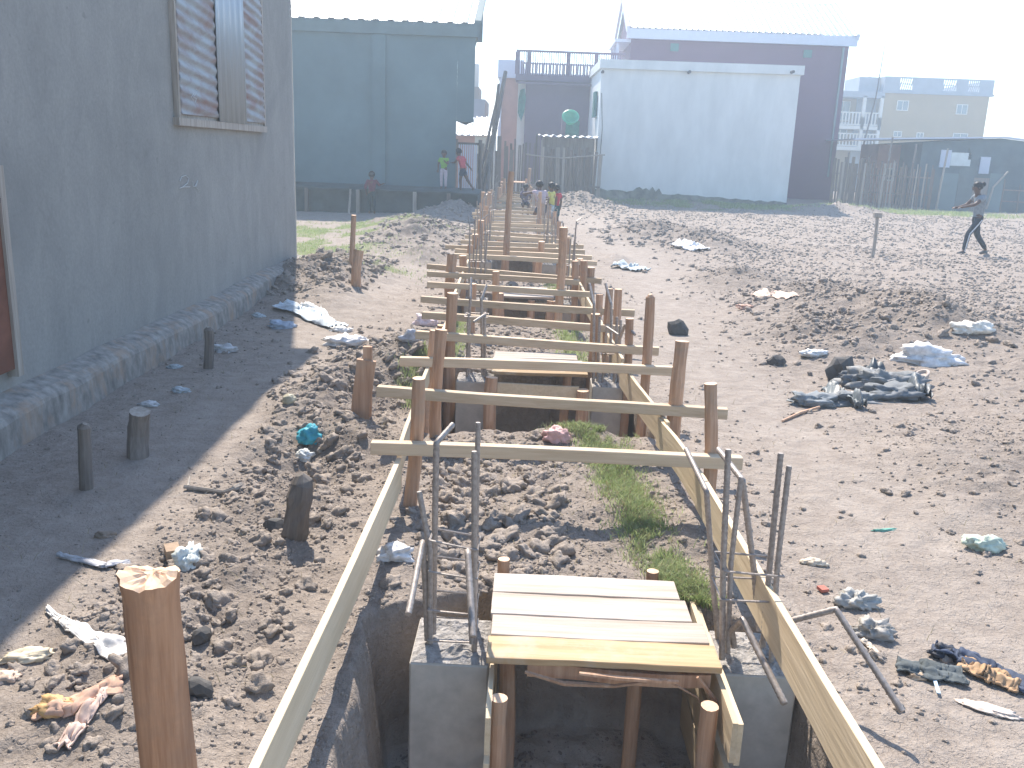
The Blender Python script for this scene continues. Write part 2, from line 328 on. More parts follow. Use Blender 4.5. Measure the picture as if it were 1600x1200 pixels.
# ------------------------------------------------------------------ object helpers
def wloc(o):
    v = Vector((0, 0, 0))
    while o is not None: v += o.location; o = o.parent
    return v
def link(o): S.collection.objects.link(o); return o
def tag(o, label=None, cat=None, group=None, kind=None):
    if label: o['label'] = label
    if cat: o['category'] = cat
    if group: o['group'] = group
    if kind: o['kind'] = kind
    return o
def thing(name, loc, label, cat, group=None):
    o = link(bpy.data.objects.new(name, None)); o.location = loc; o.empty_display_size = .1
    return tag(o, label, cat, group)
class MB:
    def __init__(s): s.v = []; s.f = []; s.m = []; s.mi = 0
    def add(s, vs, fs, mi=None):
        b = len(s.v); s.v += [tuple(v) for v in vs]; s.f += [tuple(i+b for i in f) for f in fs]; s.m += [s.mi if mi is None else mi]*len(fs)
        return s
    def box(s, c, d, rot=None, mi=None, taper=None):
        c = Vector(c); vs = []
        for z in (-1, 1):
            for y in (-1, 1):
                for x in (-1, 1):
                    p = Vector((x*d[0]/2, y*d[1]/2, z*d[2]/2))
                    if taper and z > 0: p.x *= taper; p.y *= taper
                    if rot is not None: p = rot @ p
                    vs.append(p+c)
        return s.add(vs, [(0, 2, 3, 1), (4, 5, 7, 6), (0, 1, 5, 4), (2, 6, 7, 3), (0, 4, 6, 2), (1, 3, 7, 5)], mi)
    def span(s, x0, x1, y0, y1, z0, z1, mi=None): return s.box(((x0+x1)/2, (y0+y1)/2, (z0+z1)/2), (x1-x0, y1-y0, z1-z0), None, mi)
    def beam(s, a, b, w, h, up=(0, 0, 1), mi=None, seg=1, warp=0.0):
        a = Vector(a); b = Vector(b); d = (b-a); L = d.length; d.normalize(); up = Vector(up)
        sx = d.cross(up).normalized(); uz = sx.cross(d).normalized(); vs = []; fs = []
        ph = random.random()*6
        for i in range(seg+1):
            t = i/seg; c = a+(b-a)*t + uz*warp*math.sin(t*math.pi*1.3+ph) + sx*warp*.5*math.sin(t*math.pi*1.7+ph*2)
            j = 1+random.uniform(-.03, .03)*(seg > 1)
            for (p, q) in ((-1, -1), (1, -1), (1, 1), (-1, 1)): vs.append(c+sx*p*w/2*j+uz*q*h/2*j)
        for i in range(seg):
            for k in range(4): fs.append((i*4+k, i*4+(k+1) % 4, i*4+4+(k+1) % 4, i*4+4+k))
        fs.append((3, 2, 1, 0)); n = seg*4; fs.append((n, n+1, n+2, n+3)); return s.add(vs, fs, mi)
    def tube(s, pts, r, n=8, mi=None, cap=None, jit=0.0, squash=1.0):
        pts = [Vector(p) for p in pts]; k = len(pts)
        rs = r if isinstance(r, (list, tuple)) else [r]*k
        vs = []; fs = []; prev = None
        for i, p in enumerate(pts):
            d = (pts[min(i+1, k-1)]-pts[max(i-1, 0)]).normalized()
            if prev is None:
                a = Vector((1, 0, 0)) if abs(d.x) < .8 else Vector((0, 1, 0))
                a = (a-d*a.dot(d)).normalized()
            else: a = (prev-d*prev.dot(d)).normalized()
            prev = a; b = d.cross(a)
            for j in range(n):
                th = 2*math.pi*j/n; rr = rs[i]*(1+(random.uniform(-jit, jit) if jit else 0))
                vs.append(p+a*math.cos(th)*rr+b*math.sin(th)*rr*squash)
        for i in range(k-1):
            for j in range(n): fs.append((i*n+j, i*n+(j+1) % n, (i+1)*n+(j+1) % n, (i+1)*n+j))
        s.add(vs, fs, mi)
        s.add([vs[j] for j in range(n)], [tuple(range(n))[::-1]], mi)
        s.add([vs[(k-1)*n+j] for j in range(n)], [tuple(range(n))], cap if cap is not None else mi)
        return s
    def build(s, name, mats, parent=None, smooth=False, bevel=0.0):
        me = bpy.data.meshes.new(name); off = wloc(parent) if parent else Vector((0, 0, 0))
        o = bpy.data.objects.new(name, me)
        if parent is None:   # put the origin at the base centre of the thing
            xs = [v[0] for v in s.v]; ys = [v[1] for v in s.v]; zs = [v[2] for v in s.v]
            off = Vector(((min(xs)+max(xs))/2, (min(ys)+max(ys))/2, min(zs))); o.location = off
        me.from_pydata([(v[0]-off.x, v[1]-off.y, v[2]-off.z) for v in s.v], [], s.f)
        mats = mats if isinstance(mats, (list, tuple)) else [mats]
        for k in mats: me.materials.append(k)
        if len(mats) > 1: me.polygons.foreach_set('material_index', s.m)
        if smooth: me.polygons.foreach_set('use_smooth', [True]*len(me.polygons))
        me.update(); link(o)
        if parent: o.parent = parent
        if bevel:
            bv = o.modifiers.new('bevel', 'BEVEL'); bv.width = bevel; bv.segments = 1; bv.limit_method = 'ANGLE'
        return o
def npmesh(name, V, Fq, material, smooth=False, nper=None):
    me = bpy.data.meshes.new(name); nper = nper or Fq.shape[1]
    me.vertices.add(len(V)); me.vertices.foreach_set('co', V.astype(np.float32).ravel())
    me.loops.add(Fq.size); me.loops.foreach_set('vertex_index', Fq.astype(np.int32).ravel())
    me.polygons.add(len(Fq)); me.polygons.foreach_set('loop_start', np.arange(0, Fq.size, nper, dtype=np.int32))
    me.update(calc_edges=True); me.materials.append(material)
    if smooth: me.polygons.foreach_set('use_smooth', np.ones(len(Fq), bool))
    return link(bpy.data.objects.new(name, me))

# ------------------------------------------------------------------ ground
def axis(segs):
    out = []
    for a, b, st in segs: out.append(np.arange(a, b, st))
    return np.concatenate(out)
def geomax(a, b, s0, g):
    o = []; x = a; s = s0
    while x < b: o.append(x); x += s; s *= g
    return np.array(o)
xs = np.concatenate([-geomax(4.2, 420, .05, 1.06)[::-1], np.arange(-4.15, -1.75, .03), np.arange(-1.75, 2.0, .0135), np.arange(2.0, 5.6, .03), geomax(5.6, 420, .04, 1.022)])
ys = np.concatenate([-geomax(.6, 60, .2, 1.3)[::-1], np.arange(-.5, 1.0, .08), np.arange(1.0, 8.2, .0135), np.arange(8.2, 13, .03), geomax(13, 420, .035, 1.007)[:900]])
ys = np.concatenate([ys, geomax(ys[-1]+1, 450, 1, 1.15)]) if ys[-1] < 440 else ys
GX, GY = np.meshgrid(xs, ys)
hz, fresh, roww, pathm, fieldm, greenm, pm = height(GX, GY, True)
V = np.stack([GX, GY, hz], -1).reshape(-1, 3); nx = len(xs); ny = len(ys)
idx = (np.arange(ny-1)[:, None]*nx+np.arange(nx-1)[None]).ravel()
Q = np.stack([idx, idx+1, idx+1+nx, idx+nx], -1)
ground = npmesh('ground', V, Q, SOIL, True); tag(ground, kind='structure')
ca = ground.data.color_attributes.new('msk', 'FLOAT_COLOR', 'POINT')
col = np.ones((len(V), 4), np.float32)
col[:, 0] = (np.clip(np.maximum(fresh, roww*.35), 0, 1)*(1-pm)).ravel(); col[:, 1] = greenm.ravel(); col[:, 2] = np.maximum(pathm*(1-roww), pm*1.3).ravel()
ca.data.foreach_set('color', col.ravel())
# clods ---------------------------------------------------------------
def ico(sub):
    bm = bmesh.new(); bmesh.ops.create_icosphere(bm, subdivisions=sub, radius=1)
    v = np.array([x.co[:] for x in bm.verts]); f = np.array([[x.index for x in p.verts] for p in bm.faces]); bm.free(); return v, f
def variants(sub, n, amp):
    v, f = ico(sub); out = []
    for k in range(n):
        w = v.copy()
        for i in range(len(w)):
            p = Vector(v[i]); d = 1+amp*.8*mnoise.noise(p*1.3+Vector((k*7, 0, 0)))+amp*.45*mnoise.noise(p*3.1+Vector((0, k*5, 0)))-amp*.25*abs(mnoise.noise(p*6+Vector((0, k*5, 3))))
            w[i] = v[i]*d
        w[:, 2] *= .8; w[:, 0] *= random.uniform(.8, 1.25); out.append(w)
    return out, f
def scatter(name, P, sz, sub, nv, amp, material, smooth=False):
    vs, f = variants(sub, nv, amp); n = len(P); m = len(vs[0])
    th = np.random.rand(n)*6.283; c, s = np.cos(th), np.sin(th); pick = np.random.randint(0, nv, n)
    B = np.array(vs)[pick]; X = B[..., 0]*c[:, None]-B[..., 1]*s[:, None]; Y = B[..., 0]*s[:, None]+B[..., 1]*c[:, None]
    tx = np.random.uniform(-.5, .5, n)[:, None]; Z = B[..., 2]+tx*X
    Vv = np.stack([X, Y, Z], -1)*sz[:, None, None]+P[:, None, :]
    Ff = (f[None]+np.arange(n)[:, None, None]*m).reshape(-1, 3)
    return npmesh(name, Vv.reshape(-1, 3), Ff, material, smooth)
def density(x, y):
    fresh, row, path, field, green, spoil = masks(x, y); c = row_c(y)
    d = .22+.75*fresh+.9*field+.75*row*(x < c+.25)+.35*row+.6*spoil
    patch = sst(-.3, .35, fbm(x*1.9, y*1.9, 3, 77))
    d = d*(.25+.75*patch)*(1-.88*np.clip(path, 0, 1)); d = d*(1-.7*green)
    d = d*(x > -3.0-.02*(y-5)) if True else d
    return np.clip(d, 0, 1)
def cand(n, x0, x1, y0, y1):
    x = np.random.uniform(x0, x1, n); y = np.random.uniform(y0, y1, n); k = np.random.rand(n) < density(x, y); return x[k], y[k]
def put(name, parts, sub, nv, amp, sm=False):
    P = []; Z = []
    for (n, box, s0, s1, pw) in parts:
        x, y = cand(n, *box); s = s0+(s1-s0)*np.random.rand(len(x))**pw
        h = height(x, y); keep = (pit_mask(x+.03, y)+pit_mask(x-.03, y)+pit_mask(x, y+.03)+pit_mask(x, y-.03))
        k = (keep < .01) | (keep > 3.99)
        P.append(np.stack([x, y, h-s*.05], -1)[k]); Z.append(s[k])
    o = scatter(name, np.concatenate(P), np.concatenate(Z), sub, nv, amp, CLOD, sm); tag(o, kind='stuff'); return o
put('pebbles', [(80000, (-3.0, 4.2, 1.2, 6.5), .0025, .012, 2.6), (24000, (-3.2, 6, 6, 14), .006, .022, 3)], 1, 6, .5)
put('soil_clods', [(10000, (-3.0, 4.5, 1.3, 7), .008, .026, 3.2), (11000, (-3.0, 7, 7, 14), .012, .040, 2.8), (34000, (3, 18, 9, 37), .012, .050, 2.6), (12000, (3, 14, 9, 22), .008, .03, 2), (7000, (-4, 3, 14, 34), .015, .07, 2.6)], 2, 10, .7)
def heap(n, x0, x1, y0, y1, s0, s1, pw):
    x = np.random.uniform(x0, x1, n); y = np.random.uniform(y0, y1, n); s = s0+(s1-s0)*np.random.rand(n)**pw; return x, y, s
hx = []; 
for args in [(260, -.55, .25, 3.35, 5.3, .015, .062, 1.8), (520, -1.65, -.85, 2.6, 7.5, .015, .075, 2.2), (70, -.5, .2, 3.6, 5.2, .045, .085, 1.2), (150, -1.5, -.8, 1.6, 3.2, .01, .045, 2), (70, -2.0, -.95, 1.8, 3.2, .015, .05, 2), (420, -3.3, -2.0, 10.3, 14, .03, .13, 2.2), (260, -1.9, -.75, 6, 9, .02, .08, 2),
             (330, 2.6, 5.0, 8.3, 12.4, .03, .12, 2.2), (300, 1.4, 4.3, 18.6, 22.6, .05, .14, 2), (340, -3.3, -1.3, 15.5, 21.5, .04, .14, 2.2), (200, -3.2, -1.2, 22, 28, .05, .16, 2), (160, .7, 3, 31, 35, .05, .16, 2),
             (60, -.4, .8, 1.9, 2.7, .02, .055, 1.5), (60, -.6, .8, 5.5, 6.6, .02, .05, 1.5), (120, .95, 1.5, 2.0, 6.0, .01, .04, 2), (60, .65, .95, 3.3, 5.2, .012, .04, 2), (200, 2.0, 4.5, 3.6, 6.8, .012, .05, 2.6), (120, -.6, .6, 7.4, 9.3, .02, .06, 2), (60, 6, 14, 35.6, 37, .05, .12, 2)]:
    hx.append(heap(*args))
hx = [np.concatenate([h[i] for h in hx]) for i in range(3)]
x, y, s = hx; z = height(x, y); kk = pit_mask(x, y); k = (kk < .01) | (kk > .99)
big = scatter('large_clods', np.stack([x, y, z-s*.05], -1)[k], s[k]*np.where(y[k] > 8, .55, .74), 3, 14, .8, CLOD, False); tag(big, kind='stuff')
# grass ---------------------------------------------------------------
def blades(name, x, y, hgt, w, material, lean=.5):
    n = len(x); z = height(x, y)-.004; th = np.random.rand(n)*6.283; hh = hgt*np.random.uniform(.45, 1.15, n); ln = np.random.uniform(.1, 1, n)*lean*hh
    la = np.random.rand(n)*6.283; dx = np.cos(la)*ln; dy = np.sin(la)*ln; wx = np.cos(th)*w/2; wy = np.sin(th)*w/2
    P = np.stack([np.stack([x-wx, y-wy, z], -1), np.stack([x+wx, y+wy, z], -1), np.stack([x+wx*.7+dx*.4, y+wy*.7+dy*.4, z+hh*.6], -1),
                  np.stack([x-wx*.7+dx*.4, y-wy*.7+dy*.4, z+hh*.6], -1), np.stack([x+dx, y+dy, z+hh*.95], -1)], 1).reshape(-1, 3)
    b = np.arange(n)[:, None]*5; T = np.concatenate([b+[0, 1, 2], b+[0, 2, 3], b+[3, 2, 4]], 0)
    o = npmesh(name, P, T, material); tag(o, kind='stuff'); return o
def strip(n, pts, wid):
    pts = np.array(pts); t = np.random.rand(n)*(len(pts)-1); i = np.minimum(t.astype(int), len(pts)-2); f = (t-i)[:, None]
    c = pts[i]*(1-f)+pts[i+1]*f; r = np.random.randn(n)*.45; ws = c[:, 2]
    x = c[:, 0]+r*ws+.03*np.random.randn(n); y = c[:, 1]+.03*np.random.randn(n); k = (fbm(x*9, y*9, 2, 50) > -.45) & (pit_mask(x, y) < .01)
    return x[k], y[k]
x, y = strip(15000, [(.74, 3.25, .06), (.66, 3.5, .11), (.58, 4.0, .14), (.55, 4.5, .15), (.50, 4.95, .12), (.46, 5.3, .16), (.42, 5.44, .28)], .2)
k = np.random.rand(len(x)) < .78; blades('grass_strip', x[k], y[k], .05, .0045, M['grass'], 1.3); blades('dry_grass_strip', x[~k], y[~k], .045, .004, M['drygrass'], 1.6)
x, y = strip(3000, [(.45, 7.35, .2), (.42, 8.3, .15), (.40, 9.2, .1), (.35, 11.5, .1), (.3, 13, .1)], .2)
x2, y2 = strip(1200, [(-.62, 7.3, .08), (-.68, 9, .08), (-.7, 10, .06)], .1)
x3, y3 = strip(700, [(-.80, 6.2, .05), (-.9, 6.7, .09), (-.8, 7.0, .05)], .1)
blades('grass_between_pits', np.concatenate([x, x2, x3]), np.concatenate([y, y2, y3]), .075, .006, M['grass'], .7)
def greenfield(n, x0, x1, y0, y1):
    x = np.random.uniform(x0, x1, n); y = np.random.uniform(y0, y1, n); g = masks(x, y)[4]; k = np.random.rand(n) < g; return x[k], y[k]
x, y = greenfield(60000, -9, -1.4, 12, 23); blades('grass_patch', x, y, .05, .010, M['grass'], .9)
x, y = greenfield(40000, 2, 23, 35.5, 40.5); blades('grass_by_fence', x, y, .14, .02, M['grass'], .9)
x = np.concatenate([np.random.normal(.15, .25, 500), np.random.uniform(1.2, 5, 500), np.random.uniform(-2.5, -.8, 300), np.random.normal(4.6, .4, 700)])
y = np.concatenate([np.random.uniform(3.4, 5.3, 500), np.random.uniform(3, 9, 500), np.random.uniform(2.5, 8, 300), np.random.normal(6.2, .4, 700)])
k = pit_mask(x, y) < .01; blades('dry_grass', x[k], y[k], .05, .003, M['drygrass'], 2.2)
# ================================================================== NEAR HOUSE (left)
def wx(y): return -3.15-.0226*(y-5.54)      # wall face
def wallpt(px, py, off=0.0):
    d = ray(px, py); A = Vector((wx(0)+off, 0, 0)); n = Vector((1, .0226, 0)).normalized(); t = (A-CAM).dot(n)/d.dot(n); return CAM+d*t
HR = 6.0; HEND = 12.72
house = thing('rendered_house', (-5.5, 6, 0), 'tall grey cement-rendered house close on the left with a shuttered window', 'house')
def subgrid_wall(name, x0f, y0, y1, z0, z1, n, m, material, parent, amp=.006, thick=.18):
    # slightly wavy wall face with real thickness, facing +X
    ysx = np.linspace(y0, y1, n); zs = np.linspace(z0, z1, m); Y, Z = np.meshgrid(ysx, zs)
    X = np.array([[x0f(v) for v in ysx]]*m)+amp*fbm(Y*1.3, Z*1.3, 4, 61)+amp*.4*fbm(Y*6, Z*6, 3, 62)
    V = [(float(a), float(b), float(c)) for a, b, c in zip(X.ravel(), Y.ravel(), Z.ravel())]
    Fc = [(r*n+c, r*n+c+1, (r+1)*n+c+1, (r+1)*n+c) for r in range(m-1) for c in range(n-1)]
    b = MB(); b.add(V, Fc)
    xb = [x0f(v)-thick for v in (y0, y1)]
    rim = [i for i in range(n)]+[r*n+n-1 for r in range(1, m)]+[(m-1)*n+c for c in range(n-2, -1, -1)]+[r*n for r in range(m-2, 0, -1)]
    base = len(b.v); b.v += [(V[i][0]-thick, V[i][1], V[i][2]) for i in rim]; L = len(rim)
    for k in range(L): b.f.append((rim[(k+1) % L], rim[k], base+k, base+(k+1) % L)); b.m.append(0)
    return b.build(name, material, parent, True)
subgrid_wall('side_wall', wx, -4, HEND, -.3, HR, 130, 60, M['render'], house)
b = MB(); b.span(-9.5, wx(HEND)-.01, HEND-.2, HEND-.004, -.3, HR-.004); b.build('end_wall', M['render'], house)
b = MB(); b.span(-9.5, wx(-4)-.02, -4.2, -4.0, -.3, HR-.004); b.build('back_wall', M['render'], house)
b = MB(); b.span(-9.7, -9.5, -4.2, HEND, -.3, HR-.004); b.build('far_wall', M['render'], house)
b = MB(); b.span(-9.7, wx(4)+.03, -4.2, HEND+.03, HR, HR+.12); b.build('roof', M['zinc'], house)
# plinth: rough footing with a sloping top
pl = MB(); n = 190; prof = []
for i in range(n):
    yy = -3+(HEND+.12+3)*i/(n-1); t = yy
    zt = .25+.015*math.sin(yy*1.3)+.015*float(fbm(np.array([yy*1.7]), np.array([3.]), 3, 71)[0]); o = .16+.012*float(fbm(np.array([yy*.9]), np.array([8.]), 4, 72)[0])
    o2 = o+.010*float(fbm(np.array([yy*3]), np.array([5.]), 4, 73)[0]); w = wx(yy)
    row = [(w-.03, yy, zt+.04), (w+.05, yy, zt+.02), (w+o*.8, yy, zt), (w+o+.02, yy, zt-.035)]
    for q in range(6):
        row.append((w+o2+.03+.003*random.uniform(-1, 1)+.012*q*.5, yy, zt-.06-(zt+.3)*q/5*.9))
    prof.append(row)
k = len(prof[0])
for r_ in prof: pl.v += r_
for i in range(n-1):
    for j in range(k-1): pl.f.append((i*k+j, i*k+j+1, (i+1)*k+j+1, (i+1)*k+j)); pl.m.append(0)
e = len(pl.v); L = prof[-1]; pl.v += [(wx(HEND)-6, HEND+.12, L[0][2]), (wx(HEND)-6, HEND+.12, -.3)]
pl.f.append(tuple([(n-1)*k+j for j in range(k)]+[e+1, e])); pl.m.append(0)
pl.build('plinth', M['plinth'], house, False)
# window
def wall_box(y0, y1, z0, z1, d0, d1):
    vs = []
    for z in (z0, z1):
        for y_ in (y0, y1):
            for d in (d0, d1): vs.append((wx(y_)+d, y_, z))
    return vs
WF = [(0, 1, 3, 2), (4, 6, 7, 5), (0, 4, 5, 1), (2, 3, 7, 6), (0, 2, 6, 4), (1, 5, 7, 3)]
y0 = wallpt(271, 150).y; y1 = wallpt(407, 150).y; ya = wallpt(333, 150).y; yb = wallpt(375, 150).y; z0 = wallpt(340, 190).z; z1 = 3.95
win = thing('window', (wx(y0), y0, z0), None, None); win.parent = house; win.location = Vector((wx(y0), y0, z0))-house.location
def corr_h(y0, y1, z0, z1, name, tilt=.05):
    n, m = 24, int((z1-z0)/.0095); V = []; Fc = []
    for j in range(m+1):
        for i in range(n+1):
            yy = y0+(y1-y0)*i/n; zz = z0+(z1-z0)*j/m
            V.append((wx(yy)+.05+.008*math.sin((zz+tilt*(yy-y0))*2*math.pi/.105), yy, zz))
    for j in range(m):
        for i in range(n): Fc.append((j*(n+1)+i, j*(n+1)+i+1, (j+1)*(n+1)+i+1, (j+1)*(n+1)+i))
    b = MB(); b.add(V, Fc); o = b.build(name, M['rust'], win, True); sm = o.modifiers.new('t', 'SOLIDIFY'); sm.thickness = .004; return o
corr_h(y0+.03, ya, z0+.03, z1, 'shutter', .07)
corr_h(yb, y1-.03, z0+.03, z1, 'shutter', .09)
b = MB(); n = 40; V = []; Fc = []
for i in range(n+1):
    yy = ya-.02+(yb-ya+.04)*i/n; dd = .064+.006*math.sin(i/n*2*math.pi*5)
    V += [(wx(yy)+dd, yy, z0+.0), (wx(yy)+dd, yy, z1)]
for i in range(n): Fc.append((2*i, 2*i+2, 2*i+3, 2*i+1))
b.add(V, Fc); o = b.build('centre_panel', M['zinc'], win, True); o.modifiers.new('t', 'SOLIDIFY').thickness = .004
b = MB(); b.add(wall_box(y0-.05, y1+.03, z0-.07, z0-.002, .0, .06), WF); b.build('sill', M['palewood'], win)
b = MB(); b.add(wall_box(y0-.01, y0+.03, z0, z1+.05, .0, .05), WF); b.add(wall_box(y1-.03, y1+.02, z0, z1+.05, 0, .05), WF); b.add(wall_box(y0+.031, y1-.031, z0, z1+.05, -.0, .03), WF); b.build('frame', M['palewood'], win)
def scribble(pts, name, parent, r=.0045, off=.012):
    P = [wallpt(px, py, off) for px, py in pts]; b = MB(); b.tube(P, r, 5); return b.build(name, M['chalk'], parent)
scribble([(281, 283), (284, 276), (290, 274), (295, 279), (293, 286), (287, 291), (281, 294), (288, 292), (297, 292)], 'chalk_mark', house, .003)
scribble([(301, 284), (302, 291), (305, 291), (309, 282), (306, 291), (311, 300)], 'chalk_mark', house, .003)
scribble([(306, 139), (309, 141), (306, 146), (302, 152), (307, 154), (305, 160)], 'chalk_mark', win, .003, .09)
scribble([(302, 147), (299, 152), (303, 158)], 'chalk_mark', win, .003, .09)
# door at the near left
yd = wallpt(20, 592).y; d = link(bpy.data.objects.new('door', None)); d.parent = house; d.location = Vector((wx(yd), yd-.9, .3))-house.location
b = MB(); b.add(wall_box(yd-1.0, yd-.05, .42, 2.35, .0, .05), WF); b.build('door_leaf', M['rustbrown'], d)
b = MB(); b.add(wall_box(yd-.05, yd+.01, .37, 1.62, .0, .07), WF); b.add(wall_box(yd-1.06, yd-1.0, .37, 2.4, 0, .07), WF); b.build('door_frame', M['palewood'], d)
b = MB(); b.add(wall_box(yd-1.0, yd+.04, 2.36, 2.44, 0, .08), WF); b.build('lintel', M['oldwood'], d)

# ================================================================== STAKES
def stake_mb(b, top, base, r, point=None, n=10, rough=.05, seg=8, flat=1.0, cutmi=1):
    top = Vector(top); base = Vector(base); d = top-base; pts = []; rs = []
    side = d.cross(Vector((1, 0, 0))).normalized(); ph = random.random()*6
    for i in range(seg+1):
        t = i/seg; pts.append(base+d*t+side*r*.3*math.sin(t*5+ph)+Vector((r*.25*math.sin(t*4+ph*2), 0, 0))); rs.append(r*(1.06-.1*t)*(1+random.uniform(-rough, rough)))
    if point: 
        pts[-1] = pts[-1]-d.normalized()*r*.6; pts.append(top+side*r*.1); rs.append(r*.35)
    b.tube(pts, rs, n, 0, cutmi, jit=rough, squash=flat); return b
def stake(top, base, r, label, name='wooden_stake', group=None, cat='stake', mats=None, **kw):
    base = Vector(base); b = MB(); top = Vector(top); d = (top-base).normalized(); stake_mb(b, top, base-d*.12, r, **kw)
    o = b.build(name, mats or [M['stake'], M['stake_cut']], None, False); return tag(o, label, cat, group)
def stake_px(tp, bp, r, label, z=None, **kw):
    B = gpt(*bp) if z is None else Pz(bp[0], bp[1], z); T = Py(tp[0], tp[1], B.y); return stake(T, B, r, label, **kw)
# foreground stake, frayed top
T = Pz(236, 898, 1.06); Bp = Vector((T.x-.0+.02, T.y+.03, gz(T.x, T.y)-.15))
b = MB(); n = 28; rs = []; vs = []; L = 26
for i in range(L+1):
    t = i/L; c = Bp+(T-Bp)*t+Vector((.004*math.sin(t*6), .004*math.sin(t*4), 0))
    for j in range(n):
        th = 2*math.pi*j/n; rr = .0475*(1.07-.07*t)*(1+.03*math.sin(th*3+t*2)+.018*random.uniform(-1, 1)+.02*math.sin(th*7+t*9))
        if i == L: rr *= 1.06*(1+random.uniform(-.04, .06))
        z = c.z+(random.uniform(-.006, .006)+.008*math.sin(th*2+1) if i >= L-1 else 0)
        vs.append((c.x+math.cos(th)*rr, c.y+math.sin(th)*rr*.95, z))
fs = [(i*n+j, i*n+(j+1) % n, (i+1)*n+(j+1) % n, (i+1)*n+j) for i in range(L) for j in range(n)]; b.add(vs, fs, 0)
ring = [vs[L*n+j] for j in range(n)]; rg = list(ring); prev = list(range(n)); base0 = len(b.v); b.v += ring
for q in range(1, 5):
    sc_ = 1-q/5; nb = len(b.v)
    b.v += [(T.x+(p[0]-T.x)*sc_+random.uniform(-.002, .002), T.y+(p[1]-T.y)*sc_, p[2]*sc_+(T.z+.006)*(1-sc_)+random.uniform(-.002, .003)) for p in ring]
    for j in range(n): b.f.append((nb-n+j, nb-n+(j+1) % n, nb+(j+1) % n, nb+j)); b.m.append(1)
b.f.append(tuple(range(len(b.v)-n, len(b.v)))); b.m.append(1)
fg = b.build('wooden_stake', [M['stake_fg'], M['stake_cut']], None, True); fg.data.polygons.foreach_set('use_smooth', [p.material_index == 0 for p in fg.data.polygons]); tag(fg, 'thick peeled round stake with a frayed sawn top, nearest to the camera at lower left', 'stake')
for k in range(5):    # splinters along the frayed rim
    a = 2.4+k*.35; c = Vector((T.x+math.cos(a)*.05, T.y+math.sin(a)*.046, T.z-.006)); sp = MB(); sp.tube([c, c+Vector((math.cos(a)*.012, math.sin(a)*.006, .010)), c+Vector((math.cos(a)*.022, math.sin(a)*.01, .006))], [.006, .004, .0015], 5); sp.build('splinter', M['stake_cut'], fg) if False else None
GL = 'stakes standing in the ground'
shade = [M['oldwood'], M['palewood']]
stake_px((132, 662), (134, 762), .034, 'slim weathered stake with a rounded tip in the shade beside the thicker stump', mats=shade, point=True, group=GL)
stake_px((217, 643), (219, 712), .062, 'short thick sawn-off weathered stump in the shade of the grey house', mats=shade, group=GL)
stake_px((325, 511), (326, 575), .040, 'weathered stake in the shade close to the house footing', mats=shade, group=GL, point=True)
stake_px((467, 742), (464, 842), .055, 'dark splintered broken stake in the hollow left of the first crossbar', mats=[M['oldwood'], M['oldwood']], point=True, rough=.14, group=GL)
stake_px((552, 336), (551, 412), .035, 'thin tall reddish stake rising behind the earth heap by the house corner', group=GL)
stake_px((559, 391), (558, 449), .06, 'short thick reddish stake standing in the earth heap by the house corner', group=GL)
# flat split plank stake
B = gpt(565, 652); b = MB(); T = Py(565, 562, B.y); b.beam(B-Vector((.02, 0, .1)), T+Vector((.03, 0, 0)), .12, .035, (0, 1, 0), 0, 6, .006)
B2 = B+Vector((.05, .03, 0)); T2 = Py(575, 541, B.y+.03); b.beam(B2-Vector((.02, 0, .1)), T2, .055, .04, (0, 1, 0), 0, 6, .004)
for w in range(1): tag(b.build('plank_stake', [M['stake']], None), 'flat split plank stake of two boards leaning on the left bank of the trench', 'stake')
# lone pole right field
B = Pz(1364, 400); T = Py(1371, 338, B.y); b = MB(); stake_mb(b, T, B-Vector((0, 0, .2)), .035, n=9)
pole = b.build('marker_stake', [M['palewood'], M['palewood']], None); tag(pole, 'pale flat-topped marker stake standing alone on the ploughed field', 'stake')
b = MB(); b.box(T+Vector((0, 0, .02)), (.16, .10, .10)); o = b.build('head_block', M['palewood'], pole)
# ================================================================== CROSSBAR FRAMES
GB = 'timber crossbar frames along the trench'
ordn = ['nearest crossbar frame, its ends on two slim stakes', 'second crossbar frame, just behind the nearest one', 'third crossbar frame, with a thin pointed right stake', 'fourth crossbar frame, first beyond the second plank deck',
        'fifth crossbar frame, in front of the bent starter bars', 'sixth crossbar frame, longest on its right side', 'seventh crossbar frame, reaching over the third plank deck', 'eighth crossbar frame, nailed to the thick tall left stake',
        'ninth crossbar frame, close behind the thick-staked one', 'tenth crossbar frame, beside the foot of the tall leaning pole', 'eleventh crossbar frame, a short step behind the tall leaning pole', 'twelfth crossbar frame, jutting far out on its left side',
        'thirteenth crossbar frame, half way down the row', 'fourteenth crossbar frame, with small round stakes', 'fifteenth crossbar frame, paired tightly with the next', 'sixteenth crossbar frame, closely followed by the seventeenth', 'seventeenth crossbar frame, last of the dense group',
        'eighteenth crossbar frame, near the feet of the children', 'nineteenth crossbar frame, beside the child in yellow', 'twentieth crossbar frame, last but one before the fence', 'last and farthest crossbar frame, in front of the palisade']
